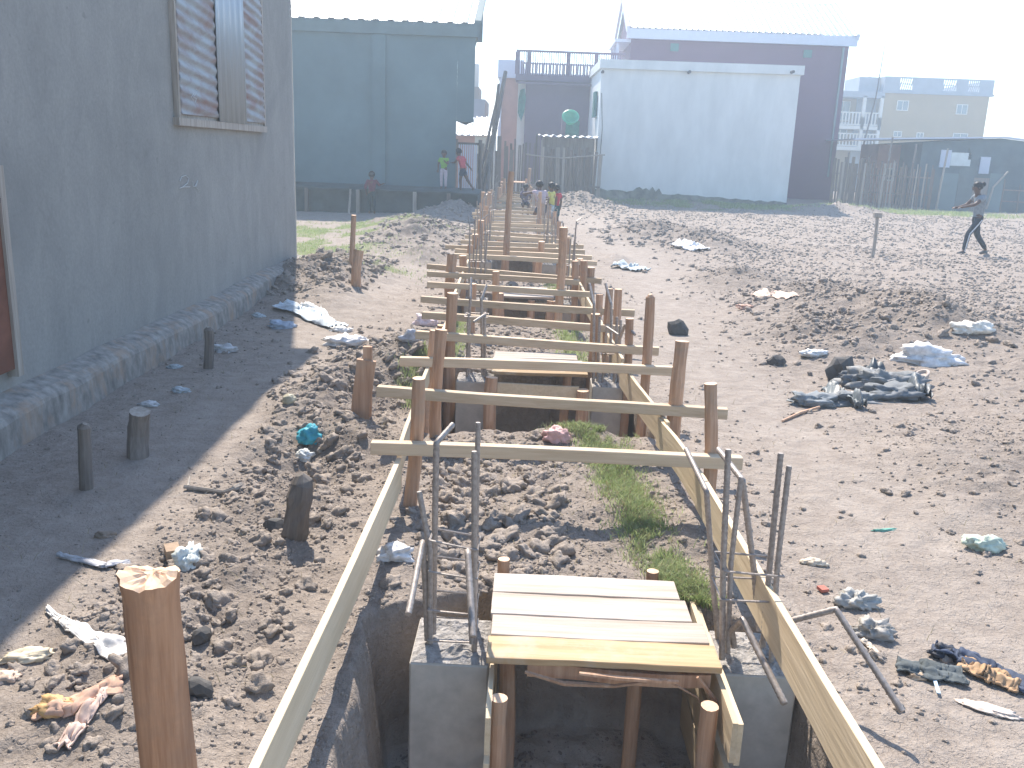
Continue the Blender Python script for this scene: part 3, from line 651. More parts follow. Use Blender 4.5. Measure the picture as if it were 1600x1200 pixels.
# (left x,y ; right x,y ; left stake top ; left stake foot x ; right stake top ; right foot)  photo pixels
bars = [((580, 688), (1160, 712), (655, 590), (638, 806), (1112, 600), (1104, 892), .034, .034, .42),
        ((590, 600), (1137, 640), (688, 515), (680, 690), (1065, 533), (1047, 770), .036, .042, .42),
        ((625, 555), (1055, 573), (676, 516), (672, 600), (1016, 460), (1000, 690), .03, .034, .42),
        ((650, 518), (1030, 542), (708, 458), (703, 590), (985, 498), (975, 650), .045, .032, .42),
        ((660, 488), (970, 508), (688, 508), (690, 560), (952, 451), (948, 560), .03, .034, .42),
        ((658, 463), (992, 485), (738, 443), (738, 510), (936, 460), (933, 540), .035, .035, .42),
        ((668, 441), (924, 455), (776, 424), (776, 470), (880, 355), (873, 470), .04, .045, .42),
        ((668, 423), (905, 438), (705, 398), (704, 510), (900, 408), (897, 470), .062, .04, .42),
        ((668, 413), (940, 435), (722, 399), (722, 450), (914, 407), (912, 470), .05, .045, .42)]
far_rows = [(743, 344, 875, 347.5), (739, 338, 866, 342), (742, 327, 856, 331), (750, 317, 846, 321), (768, 308, 838, 312), (773, 301, 832, 305), (776, 297.5, 830, 301)]
for k, (lx, ly, rx, ry) in enumerate([(710, 396, 933, 408), (711, 388, 925, 400), (696, 382, 914, 391), (720, 375, 912, 383), (727, 367, 893, 375), (737, 359, 893, 370), (742, 353, 888, 358.5), (743, 348, 877, 352), (738, 332, 860, 337), (747, 321, 850, 326), (765, 312, 840, 316), (770, 305, 835, 309)]):
    lt = [(736, 383), (742, 366), (751, 344), (749, 365), (757, 329), (753, 345), (760, 322), (763, 330), (764, 300), (768, 296), (778, 292), (783, 288)][k]
    rt = [(905, 404), (886, 372), (902, 406), (876, 375), (884, 358), (872, 346), (870, 348), (866, 330), (848, 318), (838, 300), (832, 294), (828, 288)][k]
    bars.append(((lx, ly), (rx, ry), lt, None, rt, None, .05 if k < 8 else .045, .045, .42))
for i, (lx, ly, rx, ry) in enumerate(far_rows):
    bars.append(((lx, ly), (rx, ry), (lx+10+(i % 3)*3, ly-14-(i*7) % 9), None, (rx-8, ry-16-(i*5) % 8), None, .045, .045, .42))
    ordn.append(['far crossbar frame right behind the seventeenth, where the row thins out', 'far crossbar frame at the foot of the child in pink', 'far crossbar frame between the children and the low seated child', 'far crossbar frame level with the low seated child', 'far crossbar frame among the last ones, before the low board table',
                 'far crossbar frame next to the low board table', 'far crossbar frame touching the low board table'][i])
for k, (l, r_, lt, lf, rt, rf, rl, rr, z) in enumerate(bars):
    A = Pz(l[0], l[1]+(2 if k < 3 else 0), z-.01); Bp = Pz(r_[0], r_[1], z-.01); yc = (A.y+Bp.y)/2
    fr = thing('crossbar_frame', (float((A.x+Bp.x)/2), yc, gz((A.x+Bp.x)/2, yc)), 'pale timber '+ordn[k] if k < 4 else ordn[k], 'crossbar frame', GB)
    th = .052 if k < 9 else .055
    b = MB(); b.beam(A-Vector((0, 0, .03)), Bp-Vector((0, 0, .03)), .055, .062, (0, 0, 1), 0, 10, .006); b.build('crossbar', M['bar'], fr, bevel=.003 if k < 8 else 0)
    for (tp, ft, rad) in ((lt, lf, rl), (rt, rf, rr)):
        yy = (A.y if ft is lf and tp is lt else Bp.y)+.03+rad*.9
        T = Py(tp[0], tp[1], yy)
        if ft: Bf = Py(ft[0], ft[1], yy); g = gz(Bf.x, yy); f_ = (T.z-g)/(T.z-Bf.z) if T.z > Bf.z else 1; Bf = T+(Bf-T)*f_
        else: Bf = Vector((T.x-.01, yy, 0))
        g = gz(Bf.x, Bf.y); Bf.z = min(Bf.z, g); Bf.z = g-.1 if g > -.3 else g-.03
        b = MB(); stake_mb(b, T, Bf, rad, n=10 if k < 9 else 7, seg=7 if k < 9 else 4, point=(k == 2 and tp is rt) or None, rough=.06)
        b.build('stake', [M['stake'], M['stake_cut']], fr)
# tall leaning pole in the row, and extra stakes
B = Vector((-.36, 12.75, gz(-.36, 12.75))); T = Py(800, 268, 12.9); b = MB(); stake_mb(b, T, B-Vector((0, 0, .1)), .045, n=9, rough=.08)
tag(b.build('tall_pole', [M['stake'], M['stake_cut']], None), 'tall thin reddish pole leaning slightly right, rising out of the row of crossbars', 'pole')
GX_ = 'short stakes between the crossbars'
for (tx, ty, Y, rad, lab) in [(845, 377, 13.4, .05, 'short stake right of the tall leaning pole'), (783, 374, 15.8, .07, 'thick short stake just left of the tall leaning pole'), (968, 452, 7.9, .035, 'stake on the right board line behind the bent starter bars'),
                               (828, 263, 33.5, .06, 'tall thin stake with a bright top behind the crouching children'), (930, 490, 7.2, .04, 'pale stake against the inner face of the right-hand edge board'), (925, 418, 10.6, .05, 'pale square stake at the right ends of the middle crossbars'), (845, 300, 19.0, .04, 'slim stake among the far starter bars, right side'), (756, 300, 21, .05, 'reddish stake on the far left side of the row')]:
    T = Py(tx, ty, Y); g = gz(T.x, Y); stake(T, (T.x-.01, Y, g), rad, lab, group=GX_)
# ================================================================== EDGE BOARDS
GE = 'edge boards set along the trench'
def board(a, b_, hgt, th, lab, seg=8):
    m = MB(); m.beam(Vector(a)-Vector((0, 0, hgt/2)), Vector(b_)-Vector((0, 0, hgt/2)), th, hgt, (0, 0, 1), 0, seg, .006); o = m.build('edge_board', M['plank'], None, bevel=.002); tag(o, lab, 'board', GE); return o
board((-.615, 1.2, .345), (-.60, 4.16, .335), .165, .026, 'long pale edge board on the left side, running from the foreground to the nearest crossbar')
board((.95, 1.3, .345), (.87, 4.13, .335), .18, .026, 'long pale edge board on the right side, nearest the camera, with bright top edge')
board((.875, 4.0, .34), (.80, 5.05, .335), .17, .022, 'short edge board on the right between the first two crossbars')
board((.825, 4.9, .35), (.70, 6.35, .35), .17, .022, 'edge board on the right passing under the second and third crossbars')
board((-.62, 4.3, .34), (-.66, 5.35, .34), .15, .022, 'edge board on the left between the first two crossbars')
board((-.66, 5.4, .35), (-.72, 8.5, .36), .12, .024, 'narrow edge board on the left passing under crossbars three to six')
board((.72, 6.5, .35), (.62, 9.4, .36), .16, .024, 'sunlit edge board on the right beside the second pair of pillars')
board((.62, 9.5, .36), (.55, 12.2, .36), .18, .024, 'wide bright edge board on the right beside the third pair of pillars')
board((-.76, 8.7, .36), (-.85, 12.4, .36), .14, .024, 'edge board on the left beside the third pair of pillars')
board((.5, 12.5, .36), (.3, 17.5, .36), .15, .024, 'farthest edge board on the right side of the row')
board((-.88, 12.7, .36), (-1.0, 17.5, .36), .15, .024, 'farthest edge board on the left side of the row')
# ================================================================== PILLARS WITH STARTER BARS
GP = 'concrete pillar stubs with steel starter bars'
def ribbed(pts, r=.0085, n=8, ribs=True):
    b = MB(); P = []; R_ = []
    for i in range(len(pts)-1):
        a = Vector(pts[i]); c = Vector(pts[i+1]); L = (c-a).length; k = max(1, int(L/.009)) if ribs else 1
        for j in range(k): P.append(a.lerp(c, j/k)); R_.append(r*(1.0 if (j % 2) else 1.14) if ribs else r)
    P.append(Vector(pts[-1])); R_.append(r); b.tube(P, R_, n); return b
def pillar(x0, x1, y0, y1, zt, label, rebars, stir, zb=-.75, ribs=True, r=.0098, name='concrete_pillar'):
    root = thing(name, ((x0+x1)/2, (y0+y1)/2, zb+.1), label, 'pillar', GP)
    # column block with rough, slightly dished top
    bm = bmesh.new(); bmesh.ops.create_cube(bm, size=1)
    for v in bm.verts: v.co.x = (x0+x1)/2+v.co.x*(x1-x0); v.co.y = (y0+y1)/2+v.co.y*(y1-y0); v.co.z = zb if v.co.z < 0 else zt
    bmesh.ops.bevel(bm, geom=[e for e in bm.edges], offset=.006, segments=1, affect='EDGES')
    bm.faces.ensure_lookup_table()
    vs = [tuple(v.co) for v in bm.verts]; fs = [tuple(v.index for v in f.verts) for f in bm.faces]; bm.free()
    b = MB(); b.add(vs, fs, 0); b.build('column', [M['concrete']], root)
    n = 30; V = []; Fc = []
    for j in range(n+1):
        for i in range(n+1):
            u = i/n; v = j/n; ed = min(u, 1-u, v, 1-v)*6
            xx = x0+.004+(x1-x0-.008)*u; yy = y0+.004+(y1-y0-.008)*v
            V.append((xx, yy, zt+.001+min(1, ed)*(.008+.028*float(vn(np.array([xx*61+yy*23]), np.array([yy*57-xx*19]), 3)[0])*float(vn(np.array([xx*19]), np.array([yy*17+4]), 5)[0])+random.uniform(0, .004))))
    for j in range(n):
        for i in range(n): Fc.append((j*(n+1)+i, j*(n+1)+i+1, (j+1)*(n+1)+i+1, (j+1)*(n+1)+i))
    b = MB(); b.add(V, Fc); b.build('rough_top', M['rubbletop'], root)
    for p in rebars: ribbed(p, r*random.uniform(.9, 1.15), 8 if ribs else 5, ribs).build('starter_bar', M['rebar'], root, ribs)
    for (z, q) in stir:
        b = MB(); P = [Vector(k) for k in q]; P.append(P[0]); b.tube(P, .0045 if ribs else .006, 5); b.build('stirrup', M['rebar'], root)
    return root
zt = .05
x0, x1, y0, y1 = -.365, -.085, 2.80, 3.12
def P3(px, py, Y): v = Py(px, py, Y); return (v.x, v.y, v.z)
# left front pillar
L1 = [[P3(672, 1005, 2.90), P3(672, 860, 2.93), P3(655, 768, 2.95)],
      [P3(677, 990, 2.96), P3(679, 840, 2.98), P3(682, 692, 3.0), P3(708, 663, 3.08)],
      [P3(741, 1020, 2.87), P3(741, 860, 2.9), P3(741, 705, 2.92)],
      [P3(743, 975, 3.05), P3(744, 820, 3.06), P3(747, 660, 3.08)],
      [P3(668, 1000, 2.92), P3(664, 900, 2.93), P3(660, 848, 2.92), P3(638, 960, 2.62)],
      [P3(738, 1005, 2.86), P3(733, 900, 2.88), P3(731, 862, 2.87), P3(739, 995, 2.60)]]
def rect(cx, cy, hx_, hy_, z, k=0): return (z, [(cx-hx_, cy-hy_, z+.01*k), (cx+hx_, cy-hy_, z), (cx+hx_, cy+hy_, z-.008*k), (cx-hx_, cy+hy_, z)])
pillar(x0, x1, y0, y1, zt, 'left concrete pillar stub of the nearest pair, with six ribbed starter bars', L1, [rect(-.225, 2.97, .085, .085, z, k) for k, z in enumerate((.09, .20, .34, .45))])
x0, x1 = .745, 1.005
R1 = [[P3(1128, 1030, 2.88), P3(1130, 880, 2.92), P3(1138, 702, 2.96)],
      [P3(1137, 1020, 2.90), P3(1142, 880, 2.94), P3(1158, 745, 2.97)],
      [P3(1192, 1010, 2.93), P3(1203, 880, 2.97), P3(1220, 708, 3.0)],
      [P3(1205, 1035, 2.89), P3(1215, 880, 2.92), P3(1233, 728, 2.96)],
      [P3(1122, 1000, 3.05), P3(1113, 900, 3.08), P3(1104, 768, 3.1), P3(1072, 702, 3.35)],
      [P3(1186, 985, 3.06), P3(1178, 890, 3.08), P3(1160, 750, 3.1), P3(1122, 702, 3.35)],
      [P3(1147, 1010, 2.92), P3(1143, 985, 2.9), P3(1160, 968, 2.85), P3(1226, 1100, 2.58)],
      [P3(1188, 1010, 2.95), P3(1200, 985, 2.93), P3(1235, 970, 2.9), P3(1306, 952, 2.84), P3(1410, 1112, 2.55)]]
pillar(x0, x1, 2.82, 3.12, zt, 'right concrete pillar stub of the nearest pair, with long bent bars reaching over the edge board', R1, [rect(.83, 2.98, .105, .09, z, k) for k, z in enumerate((.30, .40))])
# second pair
x0, x1 = -.54, -.25
L2 = [[P3(731, 598, 6.95), P3(733, 500, 7.0), P3(735, 466, 7.0), P3(736, 434, 7.15)], [P3(754, 598, 6.95), P3(753, 520, 7.0), P3(752, 468, 7.0), P3(760, 446, 7.1)],
      [P3(733, 596, 7.1), P3(734, 487, 7.1)], [P3(756, 596, 7.1), P3(758, 488, 7.1)], [P3(729, 600, 6.9), P3(732, 490, 6.9)], [P3(758, 600, 6.9), P3(757, 492, 6.9), P3(740, 503, 6.8)]]
pillar(x0, x1, 6.80, 7.09, zt, 'left concrete pillar stub of the second pair, its bars sticking up behind the third crossbar', L2, [rect(-.40, 6.97, .09, .09, z) for z in (.2, .55)])
x0, x1 = .53, .82
R2 = [[P3(927, 612, 6.9), P3(928, 500, 7.0), P3(928, 475, 7.0), P3(921, 443, 7.15)], [P3(933, 612, 6.9), P3(937, 495, 7.0)], [P3(952, 610, 7.05), P3(955, 500, 7.1), P3(955, 475, 7.1), P3(946, 443, 7.25)],
      [P3(960, 612, 6.9), P3(964, 495, 6.95)], [P3(965, 610, 6.92), P3(970, 500, 6.97)], [P3(940, 614, 6.9), P3(948, 511, 6.9), P3(966, 523, 6.75)], [P3(957, 612, 6.95), P3(968, 530, 6.9), P3(977, 507, 6.87), P3(992, 523, 6.7)]]
pillar(x0, x1, 6.80, 7.09, zt, 'right concrete pillar stub of the second pair, with a fan of splayed starter bars', R2, [rect(.68, 6.97, .10, .09, z) for z in (.18, .30)])
labs = [('left', 'third', 'left of the third plank deck'), ('right', 'third', 'right of the third plank deck'), ('left', 'fourth', 'just left of the tall leaning pole'), ('right', 'fourth', 'right of the tall leaning pole'), ('left', 'fifth', 'with a dense bundle of bars'), ('right', 'fifth', 'below the child in yellow'), ('left', 'sixth', 'far down the row'), ('right', 'sixth', 'close to the crouching children'), ('left', 'seventh', 'last but one before the palisade'), ('right', 'seventh', 'last but one before the palisade'), ('left', 'farthest', 'before the palisade'), ('right', 'farthest', 'before the palisade')]
q = 0
for k, p in enumerate(PIL[2:]):
    for s_, off in ((-1, -.56), (1, .56)):
        cx = row_c(p)+off*.98-.03; rb = []
        for (dx, dy) in ((-.09, -.08), (.09, -.08), (-.09, .09), (.09, .09), (-.03, -.09), (.03, .09), (.05, -.06), (-.06, .02)):
            h_ = random.uniform(.75, 1.05) if k < 3 else random.uniform(.5, .95); lx = random.uniform(-.05, .05)
            pts = [(cx+dx, p+dy, .0), (cx+dx+lx*.5, p+dy, h_*.6), (cx+dx+lx, p+dy, h_)]
            if random.random() < .35: pts.append((cx+dx+lx+random.uniform(-.12, .12), p+dy+.05, h_+random.uniform(-.05, .14)))
            rb.append(pts)
        a, nth, ex = labs[q]; q += 1
        pillar(cx-.14, cx+.14, p-.14, p+.14, .03, '%s concrete pillar stub of the %s pair, %s' % (a, nth, ex), rb, [rect(cx, p, .095, .09, z) for z in (.10, .16, .5)], ribs=False, r=.009)
# ================================================================== PLANK DECKS
GD = 'plank decks standing over the foundation pits'
def post(b, x, y, z0, z1, r, tilt=(0, 0)): stake_mb(b, (x+tilt[0], y+tilt[1], z1), (x, y, z0), r, n=12, rough=.04)
def deck(root_label, xl, xr, yf, yb_, z, cuts, posts, rails, mats_):
    root = thing('plank_deck', ((xl+xr)/2, (yf+yb_)/2, -.6), root_label, 'plank deck', GD); n = len(cuts)
    for k, (fa, fb) in enumerate(cuts):
        ya_ = yf+(yb_-yf)*fa; yb2 = yf+(yb_-yf)*fb; m = MB(); c = (ya_+yb2)/2; jl, jr = random.uniform(-.008, .01), random.uniform(-.01, .01)
        m.beam((xl+jl, c, z), (xr+jr-(.028*k if n > 2 else 0), c+.003, z+.002), yb2-ya_-.004, .024, (0, 0, 1), 0, 8, .002); m.build('plank', mats_[min(k, len(mats_)-1)], root, bevel=.002)
    for (px_, py_, zt_, r_, tl) in posts: m = MB(); post(m, px_, py_, -.72, zt_, r_, tl); m.build('post', [M['stake'], M['stake_cut']], root)
    for (a, b2, w, h_) in rails: m = MB(); m.beam(a, b2, w, h_, (0, 0, 1), 0, 6, .003); m.build('side_board', M['plank'], root)
    return root
deck('sunlit plank deck of four boards between the nearest pair of concrete pillars', -.09, .72, 2.72, 3.36, .12, [(0, .235), (.24, .47), (.475, .74), (.745, 1)],
     [(-.035, 2.62, .05, .030, (0, 0)), (.665, 2.62, .05, .032, (0, 0)), (-.05, 3.44, .16, .026, (.0, 0)), (.57, 3.44, .135, .026, (.0, 0)), (.45, 3.0, .10, .028, (.02, 0)), (-.02, 2.86, .105, .030, (0, 0))],
     [((-.072, 2.50, -.02), (-.072, 3.38, -.02), .018, .14), ((-.072, 2.50, -.19), (-.072, 3.38, -.19), .018, .15), ((-.074, 2.5, -.38), (-.074, 3.38, -.38), .018, .16),
      ((.712, 2.50, -.0), (.712, 3.3, -.0), .018, .15), ((.735, 2.52, -.02), (.735, 3.3, -.02), .018, .15), ((.712, 2.5, -.2), (.712, 3.3, -.2), .018, .17), ((.714, 2.5, -.39), (.714, 3.3, -.39), .018, .17)], [M['deck'], M['deck_dusty'], M['deck_dusty'], M['deck_dusty']])
m = MB(); m.beam((.05, 2.76, .075), (.68, 2.765, .072), .05, .05, (0, 0, 1), 0, 8, .008); m.build('bearer', M['stake'], [o for o in S.objects if o.name.startswith('plank_deck')][0])
# bark shreds hanging under the front edge
dk = [o for o in S.objects if o.name.startswith('plank_deck')][0]
for (pts) in ([(820, 1050), (880, 1068), (960, 1072), (1040, 1062), (1090, 1090), (1112, 1140)], [(1090, 1058), (1110, 1085), (1128, 1110)], [(905, 1052), (970, 1060), (1060, 1066)]):
    m = MB(); m.tube([Py(px, py, 2.70) for px, py in pts], [.006, .009, .007, .005, .003, .002][:len(pts)], 5); m.build('bark_shred', M['stake'], dk)
m = MB(); m.tube([(-.02, 2.59, .05), (-.03, 2.57, .075)], .0008, 3)
deck('small plank deck between the second pair of concrete pillars', -.27, .49, 6.72, 7.46, .15, [(0, .32), (.33, .66), (.67, 1)],
     [(-.25, 6.66, .13, .05, (0, 0)), (.44, 6.66, .06, .05, (0, 0)), (.33, 6.9, .13, .035, (0, 0)), (-.18, 7.4, .13, .035, (0, 0))], [((-.22, 6.70, .03), (.42, 6.70, .03), .03, .09)], [M['deck'], M['deck_dusty']])
deck('far plank deck between the third pair of concrete pillars', -.36, .29, 10.5, 11.3, .15, [(0, .33), (.34, .66), (.67, 1)],
     [(-.33, 10.46, .2, .055, (0, 0)), (.05, 10.5, .12, .045, (0, 0)), (.27, 10.46, .13, .05, (0, 0))], [((-.3, 10.5, .05), (.25, 10.5, .05), .03, .09)], [M['deck_dusty']])
deck('narrow plank deck beside the tall leaning pole', -.45, .12, 14.6, 15.3, .15, [(0, .5), (.51, 1)], [(-.42, 14.55, .12, .05, (0, 0)), (.1, 14.55, .12, .05, (0, 0))], [], [M['deck_dusty']])
deck('low table of boards at the far end of the row, before the palisade', -1.2, -.2, 33.5, 35.0, .75, [(0, .5), (.51, 1)], [(-1.15, 33.5, .74, .06, (0, 0)), (-.25, 33.5, .74, .06, (0, 0)), (-1.15, 35, .74, .06, (0, 0)), (-.25, 35, .74, .06, (0, 0))], [], [M['stake']])
# ================================================================== BACKGROUND BUILDINGS
def ribroof(name, x0, x1, ya, za, yb, zb, parent, mat_, per=.3, thick=.02):
    # ribbed metal sheet sloping from (ya,za) up to (yb,zb)
    n = int((x1-x0)/(per/6)); V = []; Fc = []
    for i in range(n+1):
        ph = i % 6; dz = .035 if ph in (0, 1) else 0
        xx = x0+(x1-x0)*i/n; V += [(xx, ya, za+dz), (xx, yb, zb+dz)]
    for i in range(n): Fc.append((2*i, 2*i+2, 2*i+3, 2*i+1))
    b = MB(); b.add(V, Fc); o = b.build(name, mat_, parent); o.modifiers.new('t', 'SOLIDIFY').thickness = thick; return o
def winpart(parent, x0, x1, z0, z1, y, framemat, glassmat, cols=2, t=.08, name='window'):
    b = MB(); f = .06
    b.span(x0-f, x0, y-t, y+.02, z0-f, z1+f); b.span(x1, x1+f, y-t, y+.02, z0-f, z1+f); b.span(x0, x1, y-t, y+.02, z1, z1+f); b.span(x0, x1, y-t, y+.02, z0-f, z0)
    for c in range(1, cols): xc = x0+(x1-x0)*c/cols; b.span(xc-.025, xc+.025, y-t*.8, y+.02, z0, z1)
    w = b.build(name, framemat, parent); g = MB(); g.span(x0+.002, x1-.002, y-.03, y-.01, z0+.002, z1-.002); g.build('pane', glassmat, w); return w
# --- dark grey-green house behind the terrace
kh = thing('dark_rendered_house', (-6, 30, 0), 'dark grey-green windowless house with a bright ribbed metal roof, behind the terrace', 'house')
def prism4(x0, x1, x1b, y0, y1, z0, z1):
    b = MB(); return b.add([(x0, y0, z0), (x1, y0, z0), (x1b, y1, z0), (x0, y1, z0), (x0, y0, z1), (x1, y0, z1), (x1b, y1, z1), (x0, y1, z1)], [(0, 1, 5, 4), (1, 2, 6, 5), (2, 3, 7, 6), (3, 0, 4, 7), (4, 5, 6, 7), (3, 2, 1, 0)])
b = prism4(-16, -2.30, -3.1, 27.0, 34, -.2, 4.92); b.build('wall', M['green_house'], kh)
b = prism4(-2.299, -1.80, -2.298, 27.005, 30.5, 2.62, 4.919); b.build('upper_overhang', M['green_house'], kh)
b = prism4(-16, -1.72, -2.4, 26.9, 34, 4.92, 5.26); b.build('fascia', M['green_trim'], kh)
b = MB(); b.span(-4.75, -4.35, 26.94, 26.998, -.1, 4.91); b.build('pilaster', M['green_house'], kh)
ribroof('metal_roof', -16, -1.86, 26.9, 5.28, 31.0, 7.1, kh, M['metal'], .42)
b = MB(); b.add([(-1.85, 26.9, 5.27), (-1.65, 26.9, 5.27), (-1.65, 31, 7.12), (-1.85, 31, 7.12), (-1.85, 26.9, 5.36), (-1.65, 26.9, 5.36), (-1.65, 31, 7.24), (-1.85, 31, 7.24)], [(0, 1, 5, 4), (1, 2, 6, 5), (2, 3, 7, 6), (3, 0, 4, 7), (4, 5, 6, 7), (3, 2, 1, 0)]); b.build('verge_board', M['green_trim'], kh)
b = MB(); b.span(-16, -1.85, 31.0, 31.2, 5.26, 7.08); b.build('ridge_wall', M['green_trim'], kh)
b = MB(); b.span(-14, -3.4, 30.85, 31.05, 7.14, 7.26); b.build('ridge_cap', M['fascia'], kh)
# terrace
tr = thing('terrace', (-5, 26, 0), 'long low dark masonry terrace with narrow piers, in the shade before the dark house', 'terrace')
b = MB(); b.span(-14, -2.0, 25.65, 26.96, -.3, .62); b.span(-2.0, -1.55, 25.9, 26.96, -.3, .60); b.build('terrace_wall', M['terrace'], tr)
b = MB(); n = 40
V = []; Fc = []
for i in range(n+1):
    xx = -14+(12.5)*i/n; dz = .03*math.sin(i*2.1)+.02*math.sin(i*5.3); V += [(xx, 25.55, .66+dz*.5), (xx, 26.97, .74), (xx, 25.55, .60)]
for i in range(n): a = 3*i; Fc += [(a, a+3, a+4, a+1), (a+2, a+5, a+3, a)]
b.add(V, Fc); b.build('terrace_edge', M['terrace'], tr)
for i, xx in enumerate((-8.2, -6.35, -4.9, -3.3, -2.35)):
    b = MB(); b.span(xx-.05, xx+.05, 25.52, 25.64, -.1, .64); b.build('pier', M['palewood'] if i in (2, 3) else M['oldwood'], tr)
b = MB(); stake_mb(b, (-5.05, 25.3, .66), (-5.1, 25.2, -.1), .03); b.build('prop', M['palewood'], tr)
# --- pale tower building in the gap
tw = thing('grey_block_tower', (-2, 46, 0), 'pale grey stepped block building seen in the gap right of the dark house', 'building')
p0 = Py(735, 155, 46); p1 = Py(758, 155, 46); p2 = Py(750, 98, 46)
b = MB(); b.span(p0.x-3, p1.x, 46, 50, 0, p1.z); b.build('lower_block', M['grey_bal'], tw)
b = MB(); b.span(p0.x-3, p2.x-.05, 46.3, 49, p1.z, Py(750, 135, 46).z); b.build('upper_block', M['palewood'], tw)
b = MB(); b.span(p2.x-.75, p2.x-.1, 46.6, 47.2, Py(750, 135, 46).z, p2.z); b.build('chimney', M['cream'], tw)
# --- small houses low in the gap
sh1 = thing('small_salmon_house', (-2.1, 38, 0), 'small salmon house with a pale sheet roof low in the gap behind the slatted gate', 'house')
a = Py(712, 205, 38); c = Py(745, 205, 38); b = MB(); b.span(a.x-1.0, c.x, 38, 41, 0, Py(730, 212, 38).z); b.build('wall', M['salmon'], sh1)
zr = Py(730, 212, 38).z; ribroof('sheet_roof', a.x-1.0, c.x+.15, 37.8, zr+.01, 41, zr+.8, sh1, M['zinc'], .25)
sh2 = thing('pale_hut', (-1.5, 35.5, 0), 'pale plank hut with a bright sheet roof, behind the leaning poles', 'hut')
a = Py(742, 212, 35.5); c = Py(772, 212, 35.5); zz = Py(757, 212, 35.5).z; b = MB(); b.span(a.x, c.x, 35.5, 37.6, 0, zz); b.build('wall', M['cream'], sh2)
ribroof('sheet_roof', a.x-.1, c.x+.1, 35.3, zz+.01, 37.8, zz+.75, sh2, M['metal'], .2)
# --- salmon building with pale parapet
sb = thing('salmon_building', (-1, 44, 0), 'narrow salmon building with a pale parapet, beside the purple terrace house', 'building')
xl = Py(785, 125, 44).x; xr = Py(806, 125, 44).x; zp = Py(795, 122, 44).z; ztp = Py(795, 94, 44).z
b = MB(); b.span(xl, xr+.35, 44, 50, 0, zp); b.build('wall', M['salmon'], sb)
b = MB(); b.span(xl-.22, xr+.35, 43.8, 50.2, zp, ztp); b.build('parapet', M['fascia'], sb)
b = MB(); b.span(xl-.14, xl-.003, 43.9, 44.1, 0, zp-.01); b.build('downpipe', M['fascia'], sb)
# --- purple house with roof terrace
pt = thing('purple_terrace_house', (1, 44, 0), 'purple-grey house with a railed roof terrace, left of the white house', 'house')
X0 = Py(806, 118, 43).x; X1 = Py(975, 118, 43).x; Z0 = Py(850, 118, 43).z; xw0 = Py(821, 150, 43).x
b = MB(); b.span(xw0, X1+1.2, 43.0, 49, 0, Z0-.28); b.build('wall', M['purple'], pt)
b = MB(); b.span(X0+.12, xw0-.003, 43.3, 49, 0, Z0-.3); b.build('pale_side_bay', M['cream'], pt)
b = MB(); b.span(X0, X1, 42.6, 49, Z0-.27, Z0); b.build('roof_slab', M['purple'], pt)
zr = Py(850, 80, 43).z
b = MB(); b.span(X0, X1, 42.62, 42.70, zr-.09, zr); b.build('handrail', M['purple'], pt)
for xx in (X0+.05, X0+.58, X0+2.35, X0+3.6): b = MB(); b.span(xx-.09, xx+.09, 42.61, 42.78, Z0+.001, zr-.092); b.build('railing_pier', M['purple'], pt)
b = MB()
for i in range(46):
    xx = X0+.15+i*(X1-X0-.2)/46; b.span(xx-.02, xx+.02, 42.65, 42.67, Z0+.002, zr-.094)
b.build('railing_bars', M['purple'], pt)
b = MB(); b.span(X0+.2, X1, 42.9, 43.0, Z0+.001, Z0+.08); b.span(X0+.2, X1, 42.9, 43.0, Z0+.46, Z0+.54)
for i in range(30): xx = X0+.3+i*(X1-X0-.3)/30; b.span(xx-.045, xx+.045, 42.92, 42.98, Z0+.081, Z0+.459)
b.build('balustrade', M['fascia'], pt)
b = MB()
b.span(X0+.1, X1-.1, 42.4, 42.59, Z0-.42, Z0-.34); b.build('drip_edge', M['purple'], pt)
for i in range(22):
    pass
# teal cloth hanging on the pale bay
q = [Py(*p, 42.9) for p in [(813, 140), (820, 138), (822, 155), (819, 175), (814, 190), (809, 176), (810, 155)]]
b = MB(); b.add([tuple(p) for p in q]+[(p.x, p.y+.05, p.z) for p in q], [tuple(range(7)), tuple(range(13, 6, -1))]+[(i, (i+1) % 7, 7+(i+1) % 7, 7+i) for i in range(7)]); tag(b.build('hanging_cloth', M['tealcloth'], None, True), 'teal cloth hanging on the pale wall left of the purple house', 'cloth')
# --- white house
wh = thing('white_house', (6.5, 40, 0), 'plain whitewashed flat-roofed house with a mossy grey base, right of the trench', 'house')
b = MB(); b.add([(2.52, 37.5, -.2), (10.45, 37.85, -.2), (10.45, 44, -.2), (2.40, 44, -.2), (2.52, 37.5, 5.17), (10.45, 37.85, 5.22), (10.45, 44, 5.2), (2.40, 44, 5.2)], [(0, 1, 5, 4), (1, 2, 6, 5), (2, 3, 7, 6), (3, 0, 4, 7), (4, 5, 6, 7), (3, 2, 1, 0)]); b.build('wall', M['white'], wh)
b = MB(); b.add([(2.44, 37.36, 5.16), (10.55, 37.72, 5.21), (10.55, 44.1, 5.2), (2.3, 44.1, 5.2), (2.44, 37.36, 5.50), (10.55, 37.72, 5.56), (10.55, 44.1, 5.5), (2.3, 44.1, 5.5)], [(0, 1, 5, 4), (1, 2, 6, 5), (2, 3, 7, 6), (3, 0, 4, 7), (4, 5, 6, 7), (3, 2, 1, 0)]); b.build('roof_band', M['white'], wh)
